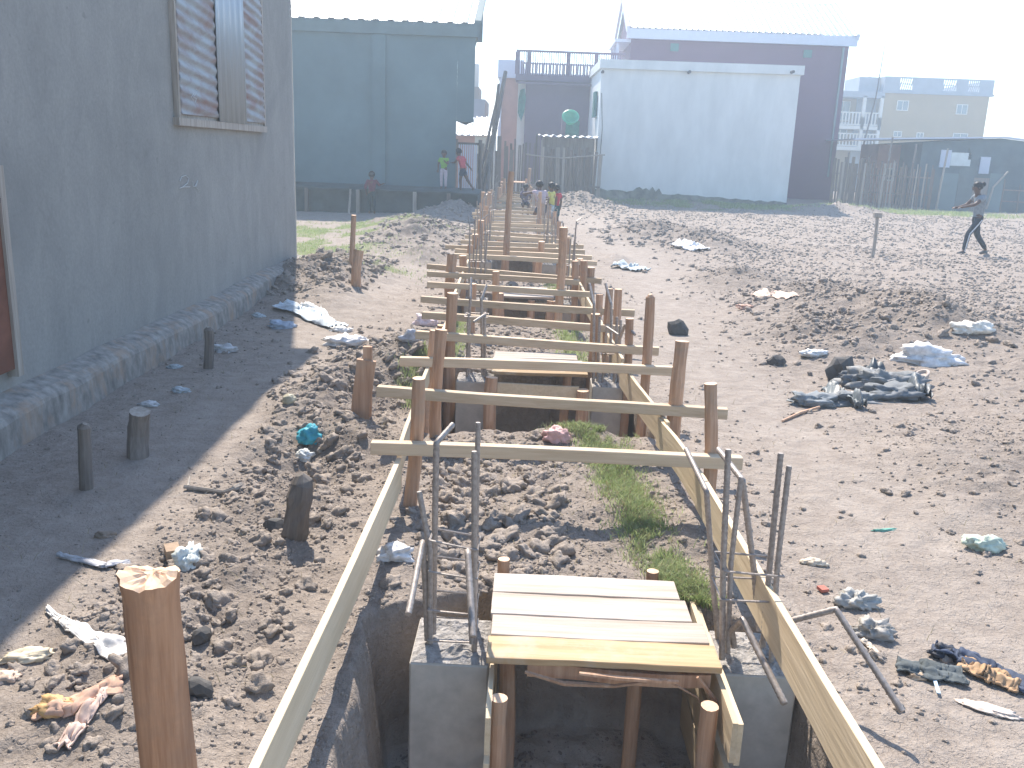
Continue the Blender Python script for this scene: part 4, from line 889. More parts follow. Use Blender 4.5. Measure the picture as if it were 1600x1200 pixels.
# mossy base with an irregular upper edge
n = 60; V = []; Fc = []
for i in range(n+1):
    t = i/n; xx = 2.50+7.96*t; yy = 37.44+.35*t; zt_ = .50-.27*t+.06*float(fbm(np.array([t*30]), np.array([2.]), 3, 91)[0])+(.22 if .2 < t < .34 else 0)*abs(math.sin(t*90)); V += [(xx, yy-.06, -.2), (xx, yy-.03, zt_), (xx, yy+.05, zt_+.01)]
for i in range(n): a = 3*i; Fc += [(a, a+3, a+4, a+1), (a+1, a+4, a+5, a+2)]
b = MB(); b.add(V, Fc); b.build('mossy_base', M['moss'], wh)
b = MB(); b.tube([Py(940, 145, 37.3), Py(941, 200, 37.3), Py(938, 240, 37.3)], .018, 5); b.build('drain_pipe', M['oldwood'], wh)
for px in (942, 1078, 1240): c = Py(px, 112, 37.33); b = MB(); b.tube([c, c+Vector((0, .3, 0))], .06, 7); b.build('beam_end', M['rock'], wh)
for (za, zb_) in ((3.35, 4.35),):
    b = MB(); b.add([(2.52-.05, 38.4, za), (2.52-.05, 39.4, za), (2.52-.05, 39.4, zb_), (2.52-.05, 38.4, zb_), (2.35, 38.4, za), (2.35, 39.4, za), (2.35, 39.4, zb_), (2.35, 38.4, zb_)], [(0, 1, 2, 3), (7, 6, 5, 4), (0, 4, 5, 1), (1, 5, 6, 2), (2, 6, 7, 3), (3, 7, 4, 0)]); b.build('shutter', M['teal'], wh)
# --- maroon house
mh = thing('maroon_house', (10, 50, 0), 'tall dark maroon house with a pale ribbed metal roof, rising behind the white house', 'house')
XA = 4.62; XB = 15.5
b = MB(); b.span(XA, XB, 48, 55.6, 0, 7.75); b.build('wall', M['maroon'], mh)
b = MB(); b.span(XA-.25, XB+.3, 47.7, 47.9, 7.55, 8.02); b.build('fascia', M['fascia'], mh)
ribroof('metal_roof', XA-.1, XB+.2, 47.65, 8.04, 51.8, 10.1, mh, M['metal'], .30)
ribroof('rear_roof', XA-.1, XB+.2, 55.9, 8.04, 51.81, 10.1, mh, M['metal'], .30)
b = MB(); b.add([(XA+.01, 48, 7.751), (XA+.01, 55.6, 7.751), (XA+.01, 51.8, 9.95), (XA+.2, 48, 7.751), (XA+.2, 55.6, 7.751), (XA+.2, 51.8, 9.95)], [(0, 2, 1), (3, 4, 5), (0, 1, 4, 3), (1, 2, 5, 4), (2, 0, 3, 5)]); b.build('gable', M['maroon'], mh)
for s_, (ya_, za_, yb_, zb_) in enumerate(((47.6, 7.95, 51.8, 10.08), (56.0, 7.95, 51.8, 10.08))):
    for xx in (XA-.3, XB+.2): b = MB(); b.beam((xx+.07, ya_, za_), (xx+.07, yb_-.001*(s_*2-1), zb_), .14, .32); b.build('verge_board', M['fascia'], mh)
b = MB(); b.span(XA-.75, XA-.003, 48.2, 52, 5.9, 6.15); b.build('porch_slab', M['fascia'], mh)
for yy in (48.3, 50.0, 51.8): b = MB(); b.span(XA-.7, XA-.56, yy, yy+.14, 6.151, 7.4); b.build('porch_post', M['fascia'], mh)
b = MB(); b.span(XA-.8, XA-.003, 48.1, 52.1, 7.401, 7.55); b.build('porch_roof', M['fascia'], mh)
c = Py(1054, 74, 47.95); b = MB(); b.span(c.x-.2, c.x+.2, 47.9, 47.998, c.z-.18, c.z+.18); b.build('vent', M['teal'], mh)
c = Py(1262, 84, 47.95); b = MB(); b.span(c.x-.2, c.x+.2, 47.9, 47.998, c.z-.18, c.z+.18); b.build('vent', M['teal'], mh)
a = Py(1316, 75, 47.93); c = Py(1293, 258, 47.93); b = MB(); b.tube([(XB-.28, 47.93, 7.5), (XB-.28, 47.93, 1.2)], .06, 7); b.build('downpipe', M['blueglass'], mh)
# --- ochre apartment building
YB = 75; yb = thing('ochre_apartment_building', (30, 78, 0), 'ochre three-storey apartment building with balconies and a grey pierced parapet, far right', 'building')
xa = Py(1376, 190, YB).x; xb = Py(1540, 190, YB).x; zc = Py(1460, 148, YB).z; ztop = Py(1460, 122, YB).z
b = MB(); b.span(xa, xb, YB, YB+9, 0, zc); b.build('wall', M['yellow'], yb)
b = MB(); b.span(xa-.25, xb+.25, YB-.25, YB+9.2, zc, zc+.16); b.build('cornice', M['grey_bal'], yb)
panels = []; e = [xa-.15]
for px in (1405, 1425, 1473, 1494, 1512, 1530): e.append(Py(px, 140, YB-.1).x)
e.append(xb+.15); b = MB()
for i in range(0, len(e)-1):
    if i in (1, 3, 5): b.span(e[i], e[i+1], YB-.15, YB-.03, zc+.161, zc+.30); b.span(e[i], e[i+1], YB-.15, YB-.03, ztop-.12, ztop)
    else: b.span(e[i], e[i+1], YB-.15, YB-.03, zc+.161, ztop)
b.span(xa-.15, xa-.03, YB-.02, YB+9, zc+.161, ztop); b.span(xb+.03, xb+.15, YB-.02, YB+9, zc+.161, ztop); b.build('parapet', M['grey_bal'], yb)
for i in (1, 3, 5):
    b = MB(); zA = zc+.301; zB = ztop-.121; w = e[i+1]-e[i]
    for j in range(6): xx = e[i]+w*(j+.5)/6; b.beam((xx-.08, YB-.09, zA), (xx+.08, YB-.09, zB), .07, .09, (0, 1, 0))
    b.span(e[i], e[i+1], YB-.12, YB-.06, (zA+zB)/2-.03, (zA+zB)/2+.03); b.build('pierced_panel', M['grey_bal'], yb)
for (pa, pb_) in (((1403, 158), (1417, 172)), ((1496, 164), (1509, 178)), ((1397, 206), (1407, 213)), ((1433, 208), (1441, 215)), ((1490, 209), (1510, 216))):
    A = Py(*pa, YB); B2_ = Py(*pb_, YB); winpart(yb, A.x, B2_.x, B2_.z, A.z, YB, M['cream'], M['blueglass'])
# balcony wing at left
xw = Py(1310, 170, YB+2).x-4; wz = Py(1340, 150, YB).z
b = MB(); b.span(xw, xa-1.55, YB+1.6, YB+9, 0, zc-.4); b.build('wing_wall', M['yellow'], yb)
b = MB(); b.span(xa-1.55, xa-.003, YB+1.4, YB+9, 0, zc-.002); b.build('stair_bay', M['grey_bal'], yb)
for zf in (Py(1350, 197, YB).z, Py(1350, 230, YB).z, ):
    b = MB(); b.span(xw, xa-.002, YB-.2, YB+1.39, zf-.28, zf); b.build('balcony_slab', M['cream'], yb)
    b = MB(); b.span(xw, xa-.15, YB-.15, YB-.07, zf+.95, zf+1.05); b.span(xw, xa-.15, YB-.15, YB-.07, zf+.04, zf+.14)
    for j in range(46): xx = xw+.1+j*.185; 
    for j in range(int((xa-xw-.3)/.26)): xx = xw+.1+j*.26; b.span(xx-.05, xx+.05, YB-.14, YB-.08, zf+.141, zf+.949)
    b.build('balustrade', M['cream'], yb)
    for xx in (xa-.14, xa-1.5, xa-3.6): b = MB(); b.span(xx-.12, xx+.12, YB-.2, YB+.05, zf+.001, zf+2.3); b.build('column', M['cream'], yb)
    winpart(yb, xa-3.1, xa-2.1, zf+.5, zf+1.9, YB+1.6, M['cream'], M['blueglass']); 
b = MB(); b.span(xw, xa-.003, YB-.2, YB+9, wz-.1, wz+.35); b.build('wing_roof_edge', M['grey_bal'], yb)
b = MB(); b.span(xa-1.9, xa-.26, YB+.5, YB+4, wz+.351, ztop-.05); b.build('stair_head', M['grey_bal'], yb)
cc = Py(1358, 126, YB+2); b = MB(); b.tube([(cc.x, YB+2, ztop-.06), (cc.x, YB+2, cc.z+.1), (cc.x, YB+2, cc.z+.35)], [.42, .40, .08], 14); b.build('water_tank', M['grey_bal'], yb)
# antenna pole
A = Py(1384, 62, 50); B2_ = Py(1348, 232, 50); b = MB(); b.tube([B2_, (A+B2_)/2+Vector((.12, 0, 0)), A], [.05, .035, .015], 6)
b.tube([Vector((B2_.x-.05, 50, 0)), B2_], [.06, .05], 6); tag(b.build('antenna_pole', M['oldwood'], None), 'thin leaning aerial pole rising past the ochre building into the sky', 'pole')
# --- long blue-grey shed
YS = 44; sx = [Py(1446, 221, YS), Py(1565, 215, YS)]; X9 = 27.5
shd = thing('long_sheet_shed', (23, 46, 0), 'long blue-grey shed with a shallow gabled sheet roof, at the right edge', 'shed')
x0_, x1_, zl, zpk = sx[0].x-.1, sx[1].x, sx[0].z, sx[1].z
b = MB(); b.add([(x0_, YS, -.1), (X9, YS, -.1), (X9, YS, zpk-.55), (x1_, YS, zpk-.03), (x0_, YS, zl-.06), (x0_, YS+6, -.1), (X9, YS+6, -.1), (X9, YS+6, zpk-.55), (x1_, YS+6, zpk-.03), (x0_, YS+6, zl-.06)], [(0, 1, 2, 3, 4), (9, 8, 7, 6, 5), (0, 4, 9, 5), (1, 6, 7, 2), (4, 3, 8, 9), (3, 2, 7, 8), (0, 5, 6, 1)]); b.build('wall', M['shedwall'], shd)
b = MB(); b.beam((x0_-3.3, YS-.2, zl-.02), (x1_, YS-.2, zpk+.01), .3, .07); b.beam((x1_, YS-.2, zpk+.012), (X9, YS-.2, zpk-.5), .3, .07); b.build('roof_edge', M['fascia'], shd)
b = MB(); b.add([(x0_-3.3, YS-.04, zl-.05), (x1_, YS-.04, zpk-.02), (x1_, YS+6, zpk-.02), (x0_-3.3, YS+6, zl-.05), (x0_-3.3, YS-.04, zl-.0), (x1_, YS-.04, zpk+.03), (x1_, YS+6, zpk+.03), (x0_-3.3, YS+6, zl)], [(0, 1, 5, 4), (4, 5, 6, 7), (3, 2, 1, 0), (1, 2, 6, 5), (2, 3, 7, 6), (3, 0, 4, 7)]); b.build('roof_sheet', M['metal'], shd)
for (pa, pb_, mt) in (((1488, 238), (1516, 260), 'metal'), ((1534, 245), (1545, 272), 'fascia'), ((1516, 232), (1530, 250), 'shedwall'), ((1472, 234), (1484, 262), 'fascia')):
    A = Py(*pa, YS-.1); B_ = Py(*pb_, YS-.1); b = MB(); b.span(A.x, B_.x, YS-.06, YS-.003, B_.z, A.z); b.build('wall_panel', M[mt], shd)
# salmon brick hut
bh = thing('salmon_brick_hut', (17.5, 46.5, 0), 'small salmon brick hut behind the right-hand paling fence', 'hut')
A = Py(1374, 225, 46.5); B_ = Py(1444, 225, 46.5); b = MB(); b.span(A.x, B_.x, 46.5, 49, -.1, A.z); b.build('wall', M['salmon'], bh)
C_ = Py(1462, 250, 46.4); b = MB(); b.beam((B_.x-.2, 46.3, A.z), (C_.x, 46.3, C_.z), .1, .14); b.build('barge_board', M['cream'], bh)
winpart(bh, A.x+.5, A.x+.9, 1.2, 1.7, 46.5, M['cream'], M['darkglass'], 1)
b = MB(); b.span(A.x+1.6, A.x+2.3, 46.44, 46.498, .0, 1.75); b.build('door', M['darkglass'], bh)
# ================================================================== FENCES
def paling(root, x0, x1, y0f, zt, name='pale', gap=.12, w=.07, mt='bamboo', zj=.25, zb=-.1, lean=.04):
    x = x0; k = 0
    while x < x1:
        y_ = y0f(x); ww = w*random.uniform(.6, 1.3); t = zt(x)+random.uniform(-zj, zj*.4); b = MB()
        b.beam((x, y_, zb), (x+random.uniform(-lean, lean), y_+random.uniform(-.03, .03), t), ww, .03, (0, 1, 0), 0, 3, .012); b.build(name, M[mt if random.random() < .75 else 'palewood'], root); x += ww+gap*random.uniform(.1, 1.3); k += 1
    return k
pf = thing('paling_fence', (1.2, 37, 0), 'rickety tall plank palisade between the end of the trench and the white house', 'fence')
xA = Py(797, 300, 36).x; xB = 2.62
paling(pf, xA, .35, lambda x: 36.4, lambda x: 2.45+.15*math.sin(x*3), gap=.09)
paling(pf, .35, xB, lambda x: 35.9, lambda x: 2.05, gap=.07, w=.12)
b = MB(); b.beam((xA, 36.33, .7), (xB, 35.83, .62), .05, .06); b.build('rail', M['oldwood'], pf)
A = Py(822, 241, 35.6); B_ = Py(880, 247, 35.6); C_ = Py(945, 242, 35.6); b = MB(); b.tube([A, A.lerp(B_, .5)-Vector((0, 0, .02)), B_, B_.lerp(C_, .5), C_], .028, 6); b.build('top_pole', M['palewood'], pf)
# lean-to shed behind the palisade
ls = thing('lean_to_shed', (1.3, 37.5, 0), 'low lean-to shed with a crumpled bright sheet roof behind the palisade', 'shed')
b = MB(); b.span(.30, 2.35, 36.6, 38.4, -.1, 2.45); b.build('wall', M['oldwood'], ls)
n = 40; V = []; Fc = []
for i in range(n+1):
    xx = .1+2.4*i/n
    for j in range(5): V.append((xx, 36.3+2.2*j/4, 2.50+.07*j/4+.03*math.sin(i*1.3)+.03*random.uniform(-1, 1)*(j == 0)))
for i in range(n):
    for j in range(4): a = 5*i+j; Fc.append((a, a+5, a+6, a+1))
b = MB(); b.add(V, Fc); b.build('sheet_roof', M['metal'], ls, True).modifiers.new('t', 'SOLIDIFY').thickness = .02
for px in (893, 901): c = Py(px, 252, 35.7); 
# basin on its stand and cloth
c = Py(891, 183, 38.6); b = MB(); st = thing('basin_stand', (c.x, 39, 0), 'narrow brick stand against the purple house, under the green basin', 'stand')
xa_ = Py(877, 200, 39).x; xb_ = Py(907, 200, 39).x; zc_ = Py(890, 179, 39).z; b.span(xa_, xb_, 38.9, 39.3, 0, zc_-.15); b.build('column', M['purple'], st)
b = MB(); b.span(xa_+.18, xb_-.06, 38.84, 38.898, zc_-1.0, zc_-.25); b.build('teal_sheet', M['tealcloth'], st)
b = MB(); nn = 20; V = []
prof = [(.20, -.26), (.30, -.02), (.35, .0), (.36, .02), (.33, .02), (.28, -.02), (.19, -.22)]
ax = Vector((0, -.78, .62)).normalized(); ux = Vector((1, 0, 0)); vx = ax.cross(ux)
for (rr, h_) in prof:
    for j in range(nn): th = 2*math.pi*j/nn; V.append(Vector((c.x, 38.3, c.z))+ux*math.cos(th)*rr+vx*math.sin(th)*rr+ax*h_)
Fc = [(i*nn+j, i*nn+(j+1) % nn, (i+1)*nn+(j+1) % nn, (i+1)*nn+j) for i in range(len(prof)-1) for j in range(nn)]+[tuple(range(nn))[::-1], tuple((len(prof)-1)*nn+j for j in range(nn))]
b.add(V, Fc); tag(b.build('washing_basin', M['basin'], None, True), 'bright green plastic basin tilted on its stand above the lean-to roof', 'basin')
# slatted gate by the terrace
sg = thing('slatted_gate', (-2.1, 29, 0), 'pale upright slat gate beside the terrace, behind the child in red', 'gate')
xA = Py(716, 230, 29).x; xB = Py(746, 230, 29).x; x = xA
for i in range(9): xx = xA+(xB-xA)*(i+.5)/9; b = MB(); b.span(xx-.022, xx+.022, 29, 29.03, .1, 2.0); b.build('slat', M['fascia'], sg)
for z_ in (.5, 2.02): b = MB(); b.span(xA-.05, xB+.05, 29.031, 29.08, z_-.04, z_+.04); b.build('rail', M['oldwood'], sg)
for xx in (xA-.08, xB+.1): b = MB(); stake_mb(b, (xx, 29.05, 2.15), (xx, 29.05, -.1), .06); b.build('gate_post', M['oldwood'], sg)
df = thing('dark_plank_fence', (-1.2, 33, 0), 'dark weathered plank fence crossing the lane at the end of the trench', 'fence')
xA = Py(749, 240, 33).x; xB = Py(803, 240, 36).x; paling(df, xA, xB, lambda x: 33+(x-xA)*.6, lambda x: 2.05+.15*math.sin(x*9), gap=.05, w=.12, mt='oldwood', zj=.5)
# leaning long poles
GLP = 'long poles leaning at the end of the lane'
for (t_, f_, r_, lab) in [((790, 112), (752, 300), .10, 'longest grey pole leaning right beside the salmon building'), ((779, 132), (760, 290), .08, 'second leaning grey pole, just left of the longest one'), ((775, 160), (744, 290), .06, 'thin leaning pole at the left of the pole bundle')]:
    T = Py(*t_, 34.0); B_ = Py(*f_, 31.5); T.y = 34.0; b = MB(); d_ = (B_-T); 
    if B_.z > -.05: B_ = T+d_*((T.z+.05)/(T.z-B_.z))
    b.tube([B_, (B_+T)/2+Vector((.03, 0, .0)), T], [r_*1.2, r_, r_*.7], 7); tag(b.build('leaning_pole', M['oldwood'], None), lab, 'pole', GLP)
# right fence
rf = thing('paling_fence', (15.5, 41, 0), 'ragged dark paling fence on the right, behind the ploughed field', 'fence')
xA = Py(1303, 300, 41).x; xB = Py(1462, 300, 41).x
paling(rf, xA, xA+1.6, lambda x: 41+.02*x, lambda x: 2.15, gap=.03, w=.12, zj=.25)
paling(rf, xA+1.6, xB, lambda x: 41+.02*x, lambda x: 2.0, gap=.09, w=.07, zj=.35)
for z_ in (.7, 1.45): b = MB(); b.beam((xA, 41.4, z_), (xB, 41.45, z_-.05), .04, .06); b.build('rail', M['oldwood'], rf)
for px, py in ((1395, 215), (1432, 225), (1481, 232), (1327, 238)):
    T = Py(px, py, 41.6); b = MB(); stake_mb(b, T, (T.x-.1, 41.6, -.1), .045); b.build('fence_post', M['palewood' if px == 1481 else 'oldwood'], rf)
pnl = thing('panel_fence', (19, 42, 0), 'patched fence of teal-grey sheets at the right of the paling fence', 'fence')
x = xB+.05
for k_ in range(5):
    w_ = random.uniform(.55, .8); b = MB(); b.span(x, x+w_-.03, 42, 42.03, -.1, 1.7+random.uniform(-.3, .2)); b.build('panel', M[['shedwall', 'green_house', 'shedwall', 'oldwood', 'green_house'][k_]], pnl); x += w_
cf = thing('brushwood_fence', (22, 42.3, 0), 'dark sheet and pole fence below the long shed at the right edge', 'fence')
b = MB(); b.span(x+.05, 27.5, 42.3, 42.4, -.1, 1.15); b.build('panel', M['shedwall'], cf)
for xx in np.arange(x+.1, 27.4, .75): b = MB(); stake_mb(b, (xx, 42.2, 1.35+random.uniform(-.2, .25)), (xx, 42.2, -.1), .04, n=6); b.build('fence_post', M['oldwood'], cf)
for z_ in (.5, 1.0): b = MB(); b.beam((x, 42.1, z_), (27.5, 42.12, z_-.08), .04, .05); b.build('rail', M['oldwood'], cf)
b = MB(); T = Py(1575, 268, 42); B_ = Py(1552, 292, 41.9); b.tube([B_+Vector((-.15, 0, -1.0)), B_, T], [.05, .05, .04], 6); tag(b.build('forked_branch', M['palewood'], None), 'pale bent branch sticking up from the fence behind the walking woman', 'branch')
# ================================================================== PEOPLE
DG = bpy.context.evaluated_depsgraph_get
SKIN = m_plain('dark_brown_skin', (.105, .055, .036), .12, 8, .55, .05, .002, .4)
HAIR = m_plain('black_hair', (.012, .010, .010), .3, 40, .6, .5, .004)
def skin_obj(name, nodes, edges, radii, material, parent, sub=2, extra=None):
    me = bpy.data.meshes.new(name+'_c'); keys = list(nodes); ix = {k: i for i, k in enumerate(keys)}
    me.from_pydata([nodes[k] for k in keys], [(ix[a], ix[b]) for a, b in edges], []); o = link(bpy.data.objects.new(name+'_c', me))
    md = o.modifiers.new('s', 'SKIN'); md.use_smooth_shade = True
    for i, k in enumerate(keys): r = radii[k]; me.skin_vertices[0].data[i].radius = r if isinstance(r, tuple) else (r, r); me.skin_vertices[0].data[i].use_root = (i == 0)
    ss = o.modifiers.new('u', 'SUBSURF'); ss.levels = sub; ss.render_levels = sub
    dg = DG(); dg.update(); m2 = bpy.data.meshes.new_from_object(o.evaluated_get(dg)); bpy.data.objects.remove(o); bpy.data.meshes.remove(me)
    vs = [tuple(v.co) for v in m2.vertices]; fs = [tuple(p.vertices) for p in m2.polygons]; bpy.data.meshes.remove(m2)
    b = MB(); b.add(vs, fs)
    if extra: extra(b)
    return b.build(name, material, parent, True)
def person(loc, height_, face, over, shirt, pants, label, pleg='ankle', sleeve=.5, head=1.0, hair='short', stripe=None, shoes=None, shirt_len=0.0, group=None):
    """joints normalised to a standing height of 1; x to the person's right, y forward, z up; face = heading in degrees"""
    J = dict(pelvis=(0, 0, .52), waist=(0, .0, .60), chest=(0, .0, .73), neck=(0, .005, .83), hb=(0, .012, .875), hc=(0, .015, .925), ht=(0, .01, .965),
             lsh=(-.105, 0, .795), lel=(-.13, -.01, .63), lwr=(-.135, .03, .49), lha=(-.135, .045, .45), rsh=(.105, 0, .795), rel=(.13, -.01, .63), rwr=(.135, .03, .49), rha=(.135, .045, .45),
             lhip=(-.052, 0, .49), lkn=(-.058, .015, .275), lan=(-.058, -.01, .05), lto=(-.062, .075, .018), rhip=(.052, 0, .49), rkn=(.058, .015, .275), ran=(.058, -.01, .05), rto=(.062, .075, .018))
    J.update(over); hs = head
    Rr = dict(pelvis=.068, waist=(.066, .052), chest=(.085, .058), neck=.030, hb=.045*hs, hc=(.056*hs, .064*hs), ht=.042*hs, lsh=.034, lel=.025, lwr=.017, lha=.020, lhip=.052, lkn=.036, lan=.022, lto=.017)
    for k_ in list(Rr):
        if k_.startswith('l') and k_ != 'l': Rr['r'+k_[1:]] = Rr[k_]
    a = R(face); ca_, sa_ = math.cos(a), math.sin(a); L = Vector(loc)
    def W_(p): return (L.x+(p[0]*ca_-p[1]*sa_)*height_, L.y+(p[0]*sa_+p[1]*ca_)*height_, L.z+p[2]*height_)
    P = {k_: W_(v) for k_, v in J.items()}
    def rad(d, add=0, mul=1): return {k_: ((v[0]*mul+add)*height_, (v[1]*mul+add)*height_) if isinstance(v, tuple) else (v*mul+add)*height_ for k_, v in d.items()}
    edges = [('pelvis', 'waist'), ('waist', 'chest'), ('chest', 'neck'), ('neck', 'hb'), ('hb', 'hc'), ('hc', 'ht')]
    for s_ in 'lr': edges += [('chest', s_+'sh'), (s_+'sh', s_+'el'), (s_+'el', s_+'wr'), (s_+'wr', s_+'ha'), ('pelvis', s_+'hip'), (s_+'hip', s_+'kn'), (s_+'kn', s_+'an'), (s_+'an', s_+'to')]
    root = thing('person', (L.x, L.y, L.z), label, 'person', group)
    def extra(b):
        for s_, sg_ in (('l', -1), ('r', 1)):
            h = Vector(P[s_+'ha']); w = Vector(P[s_+'wr']); d = (h-w).normalized(); side = d.cross(Vector((0, 0, 1)));
            side = side.normalized() if side.length > .1 else Vector((1, 0, 0)); nrm = side.cross(d)
            for i, (off, ln) in enumerate(((-.013, .036), (-.0045, .042), (.004, .040), (.012, .032))):
                b0 = h+side*off*height_; b.tube([b0, b0+d*ln*.55*height_, b0+(d*.9-nrm*.35)*ln*height_], [.0062*height_, .0055*height_, .0042*height_], 6)
            t0 = h-d*.012*height_+side*.016*height_; b.tube([t0, t0+(d*.5+side*.7)*.022*height_, t0+(d*.9+side*.6)*.034*height_], [.007*height_, .006*height_, .0045*height_], 6)
        hc = Vector(P['hc']); hb = Vector(P['hb']); upv = (Vector(P['ht'])-hb).normalized(); fw = Vector((-sa_, ca_, 0)); fw = (fw-upv*fw.dot(upv)).normalized(); sd_ = fw.cross(upv)
        for (o_, r_, s_) in [((0, .060*hs, -.012), .011, 1), ((0, .056*hs, .002), .008, 1), ((-.056*hs, .0, -.005), .012, 1), ((.056*hs, .0, -.005), .012, 1), ((0, .055*hs, -.030), .010, 1)]:
            v_, f_ = ico(1); c0 = hc+sd_*o_[0]*height_+fw*o_[1]*height_+upv*o_[2]*height_
            b.add([tuple(c0+Vector(q_)*r_*height_) for q_ in v_], [tuple(int(i) for i in f_i) for f_i in f_])
    body = skin_obj('body', P, edges, rad(Rr), SKIN, root, 2, extra)
    hc = Vector(P['hc']); upv = (Vector(P['ht'])-Vector(P['hb'])).normalized(); fw = Vector((-sa_, ca_, 0)); fw = (fw-upv*fw.dot(upv)).normalized(); sd_ = fw.cross(upv)
    v_, f_ = ico(3); vs = []
    for q_ in v_:
        q = Vector(q_); rr = .070*hs
        if q.y > .25 and q.z < .45: rr *= .80                    # open at the face
        if q.z < -.45: rr *= .86
        rr *= 1+.06*mnoise.noise(q*4)
        vs.append(tuple(hc+(sd_*q.x*.92+fw*(q.y*1.0-.14)+upv*(q.z*1.0+.16))*rr*height_))
    b = MB(); b.add(vs, [tuple(int(i) for i in x_) for x_ in f_])
    if hair in ('bun', 'bunband'):
        c0 = hc+(-fw*.085+upv*.04)*height_; b.add([tuple(c0+Vector(q_)*.034*height_) for q_ in v_], [tuple(int(i) for i in x_) for x_ in f_])
    b.build('hair', HAIR, root, True)
    for s_ in (-1, 1):
        e_ = MB(); ev, ef = ico(1); c0 = hc+(sd_*s_*.022+fw*.0585+upv*.008)*hs*height_; e_.add([tuple(c0+Vector(q_)*.007*height_) for q_ in ev], [tuple(int(i) for i in x_) for x_ in ef]); e_.build('eye', HAIR, root, True)
    if hair == 'bunband':
        c0 = hc+(-fw*.052+upv*.035)*height_; t_ = MB(); t_.tube([c0+(sd_*math.cos(k_/12*6.283)+upv*math.sin(k_/12*6.283))*.026*height_ for k_ in range(13)], .007*height_, 6); t_.build('hair_band', cloth((.6, .6, .6)), root, True)
    # shirt
    P2 = dict(P); 
    def mixp(a_, b_, t_): return tuple(Vector(P[a_]).lerp(Vector(P[b_]), t_))
    P2 = {'waist': P['waist'], 'hem': tuple(Vector(P['waist']).lerp(Vector(P['pelvis']), .7+shirt_len)), 'chest': P['chest'], 'col': mixp('chest', 'neck', .70)}
    R2 = {'waist': Rr['waist'], 'hem': .066, 'chest': Rr['chest'], 'col': .036}
    E2 = [('hem', 'waist'), ('waist', 'chest'), ('chest', 'col')]
    for s_ in 'lr':
        P2[s_+'sh'] = P[s_+'sh']; R2[s_+'sh'] = .035; P2[s_+'m'] = mixp(s_+'sh', s_+'el', min(1, sleeve)); R2[s_+'m'] = .031; E2 += [('chest', s_+'sh'), (s_+'sh', s_+'m')]
        if sleeve > 1: P2[s_+'m2'] = mixp(s_+'el', s_+'wr', sleeve-1); R2[s_+'m2'] = .024; E2 += [(s_+'m', s_+'m2')]
    P2 = {k_: P2[k_] for k_ in ['waist']+[k_ for k_ in P2 if k_ != 'waist']}
    skin_obj('shirt', P2, E2, rad(R2, .009, 1.03), cloth(shirt), root, 2)
    tt = {'ankle': ('an', .95), 'knee': ('kn', 1.0), 'thigh': ('kn', .6), 'calf': ('an', .5)}[pleg]
    P3_ = {'pelvis': P['pelvis'], 'w': mixp('pelvis', 'waist', .55)}; R3 = {'pelvis': .068, 'w': .056}; E3 = [('pelvis', 'w')]
    for s_ in 'lr':
        P3_[s_+'hip'] = P[s_+'hip']; R3[s_+'hip'] = .054; E3 += [('pelvis', s_+'hip')]
        if tt[0] == 'kn': P3_[s_+'e'] = mixp(s_+'hip', s_+'kn', tt[1]); R3[s_+'e'] = .048; E3 += [(s_+'hip', s_+'e')]
        else: P3_[s_+'kn'] = P[s_+'kn']; R3[s_+'kn'] = .036; P3_[s_+'e'] = mixp(s_+'kn', s_+'an', tt[1]); R3[s_+'e'] = .026; E3 += [(s_+'hip', s_+'kn'), (s_+'kn', s_+'e')]
    skin_obj('trousers' if tt[0] == 'an' else 'shorts', P3_, E3, rad(R3, .006), cloth(pants), root, 2)
    if stripe:
        for s_ in 'lr':
            sx_ = -1 if s_ == 'l' else 1; o3 = Vector((ca_*sx_, sa_*sx_, 0))
            pts_ = [Vector(P[s_+'hip'])+o3*.058*height_, Vector(P[s_+'kn'])+o3*.041*height_, Vector(P[s_+'an'])+o3*.029*height_]
            t_ = MB(); t_.tube([pts_[0], pts_[0].lerp(pts_[1], .5)+o3*.004, pts_[1], pts_[1].lerp(pts_[2], .5), pts_[2]], .0085*height_, 6); t_.build('side_stripe', cloth(stripe), root, True)
    if shoes:
        for s_ in 'lr': t_ = MB(); an = Vector(P[s_+'an']); to = Vector(P[s_+'to']); dn = (to-an); dn.z = 0; t_.tube([an+Vector((0, 0, -.03*height_))-dn*.25, an.lerp(to, .5)+Vector((0, 0, -.006*height_)), to+dn*.15], [.024*height_, .026*height_, .015*height_], 8); t_.build('shoe', cloth(shoes), root, True)
    return root
# 1 woman walking on the field (profile facing left, slightly towards the camera)
B = Pz(1518, 396.5); B.z = gz(B.x, B.y)
person((B.x, B.y, B.z), 1.60, 96, dict(pelvis=(0, -.01, .515), waist=(0, .005, .60), chest=(0, .02, .73), neck=(0, .05, .825), hb=(0, .065, .87), hc=(0, .075, .915), ht=(0, .07, .955), lsh=(-.095, .02, .79), rsh=(.095, .02, .79),
    lel=(-.13, .14, .69), lwr=(-.12, .29, .655), lha=(-.115, .335, .645), rel=(.13, .11, .67), rwr=(.11, .25, .635), rha=(.10, .29, .63),
    lhip=(-.05, -.01, .485), lkn=(-.055, .13, .29), lan=(-.055, .155, .05), lto=(-.06, .235, .018), rhip=(.05, -.01, .485), rkn=(.055, -.07, .27), ran=(.055, -.235, .07), rto=(.06, -.165, .018)),
    (.22, .25, .27), (.018, .024, .035), 'woman in a grey T-shirt and black white-striped leggings walking across the ploughed field', 'ankle', .55, 1.0, 'bunband', (.6, .6, .6), (.10, .10, .10))
CH = dict(lsh=(-.10, 0, .77), rsh=(.10, 0, .77), neck=(0, .0, .81), hb=(0, .012, .855), hc=(0, .015, .905), ht=(0, .01, .945), chest=(0, 0, .71))
GK = 'children around the trench'
def ch(**k): d_ = dict(CH); d_.update(k); return d_
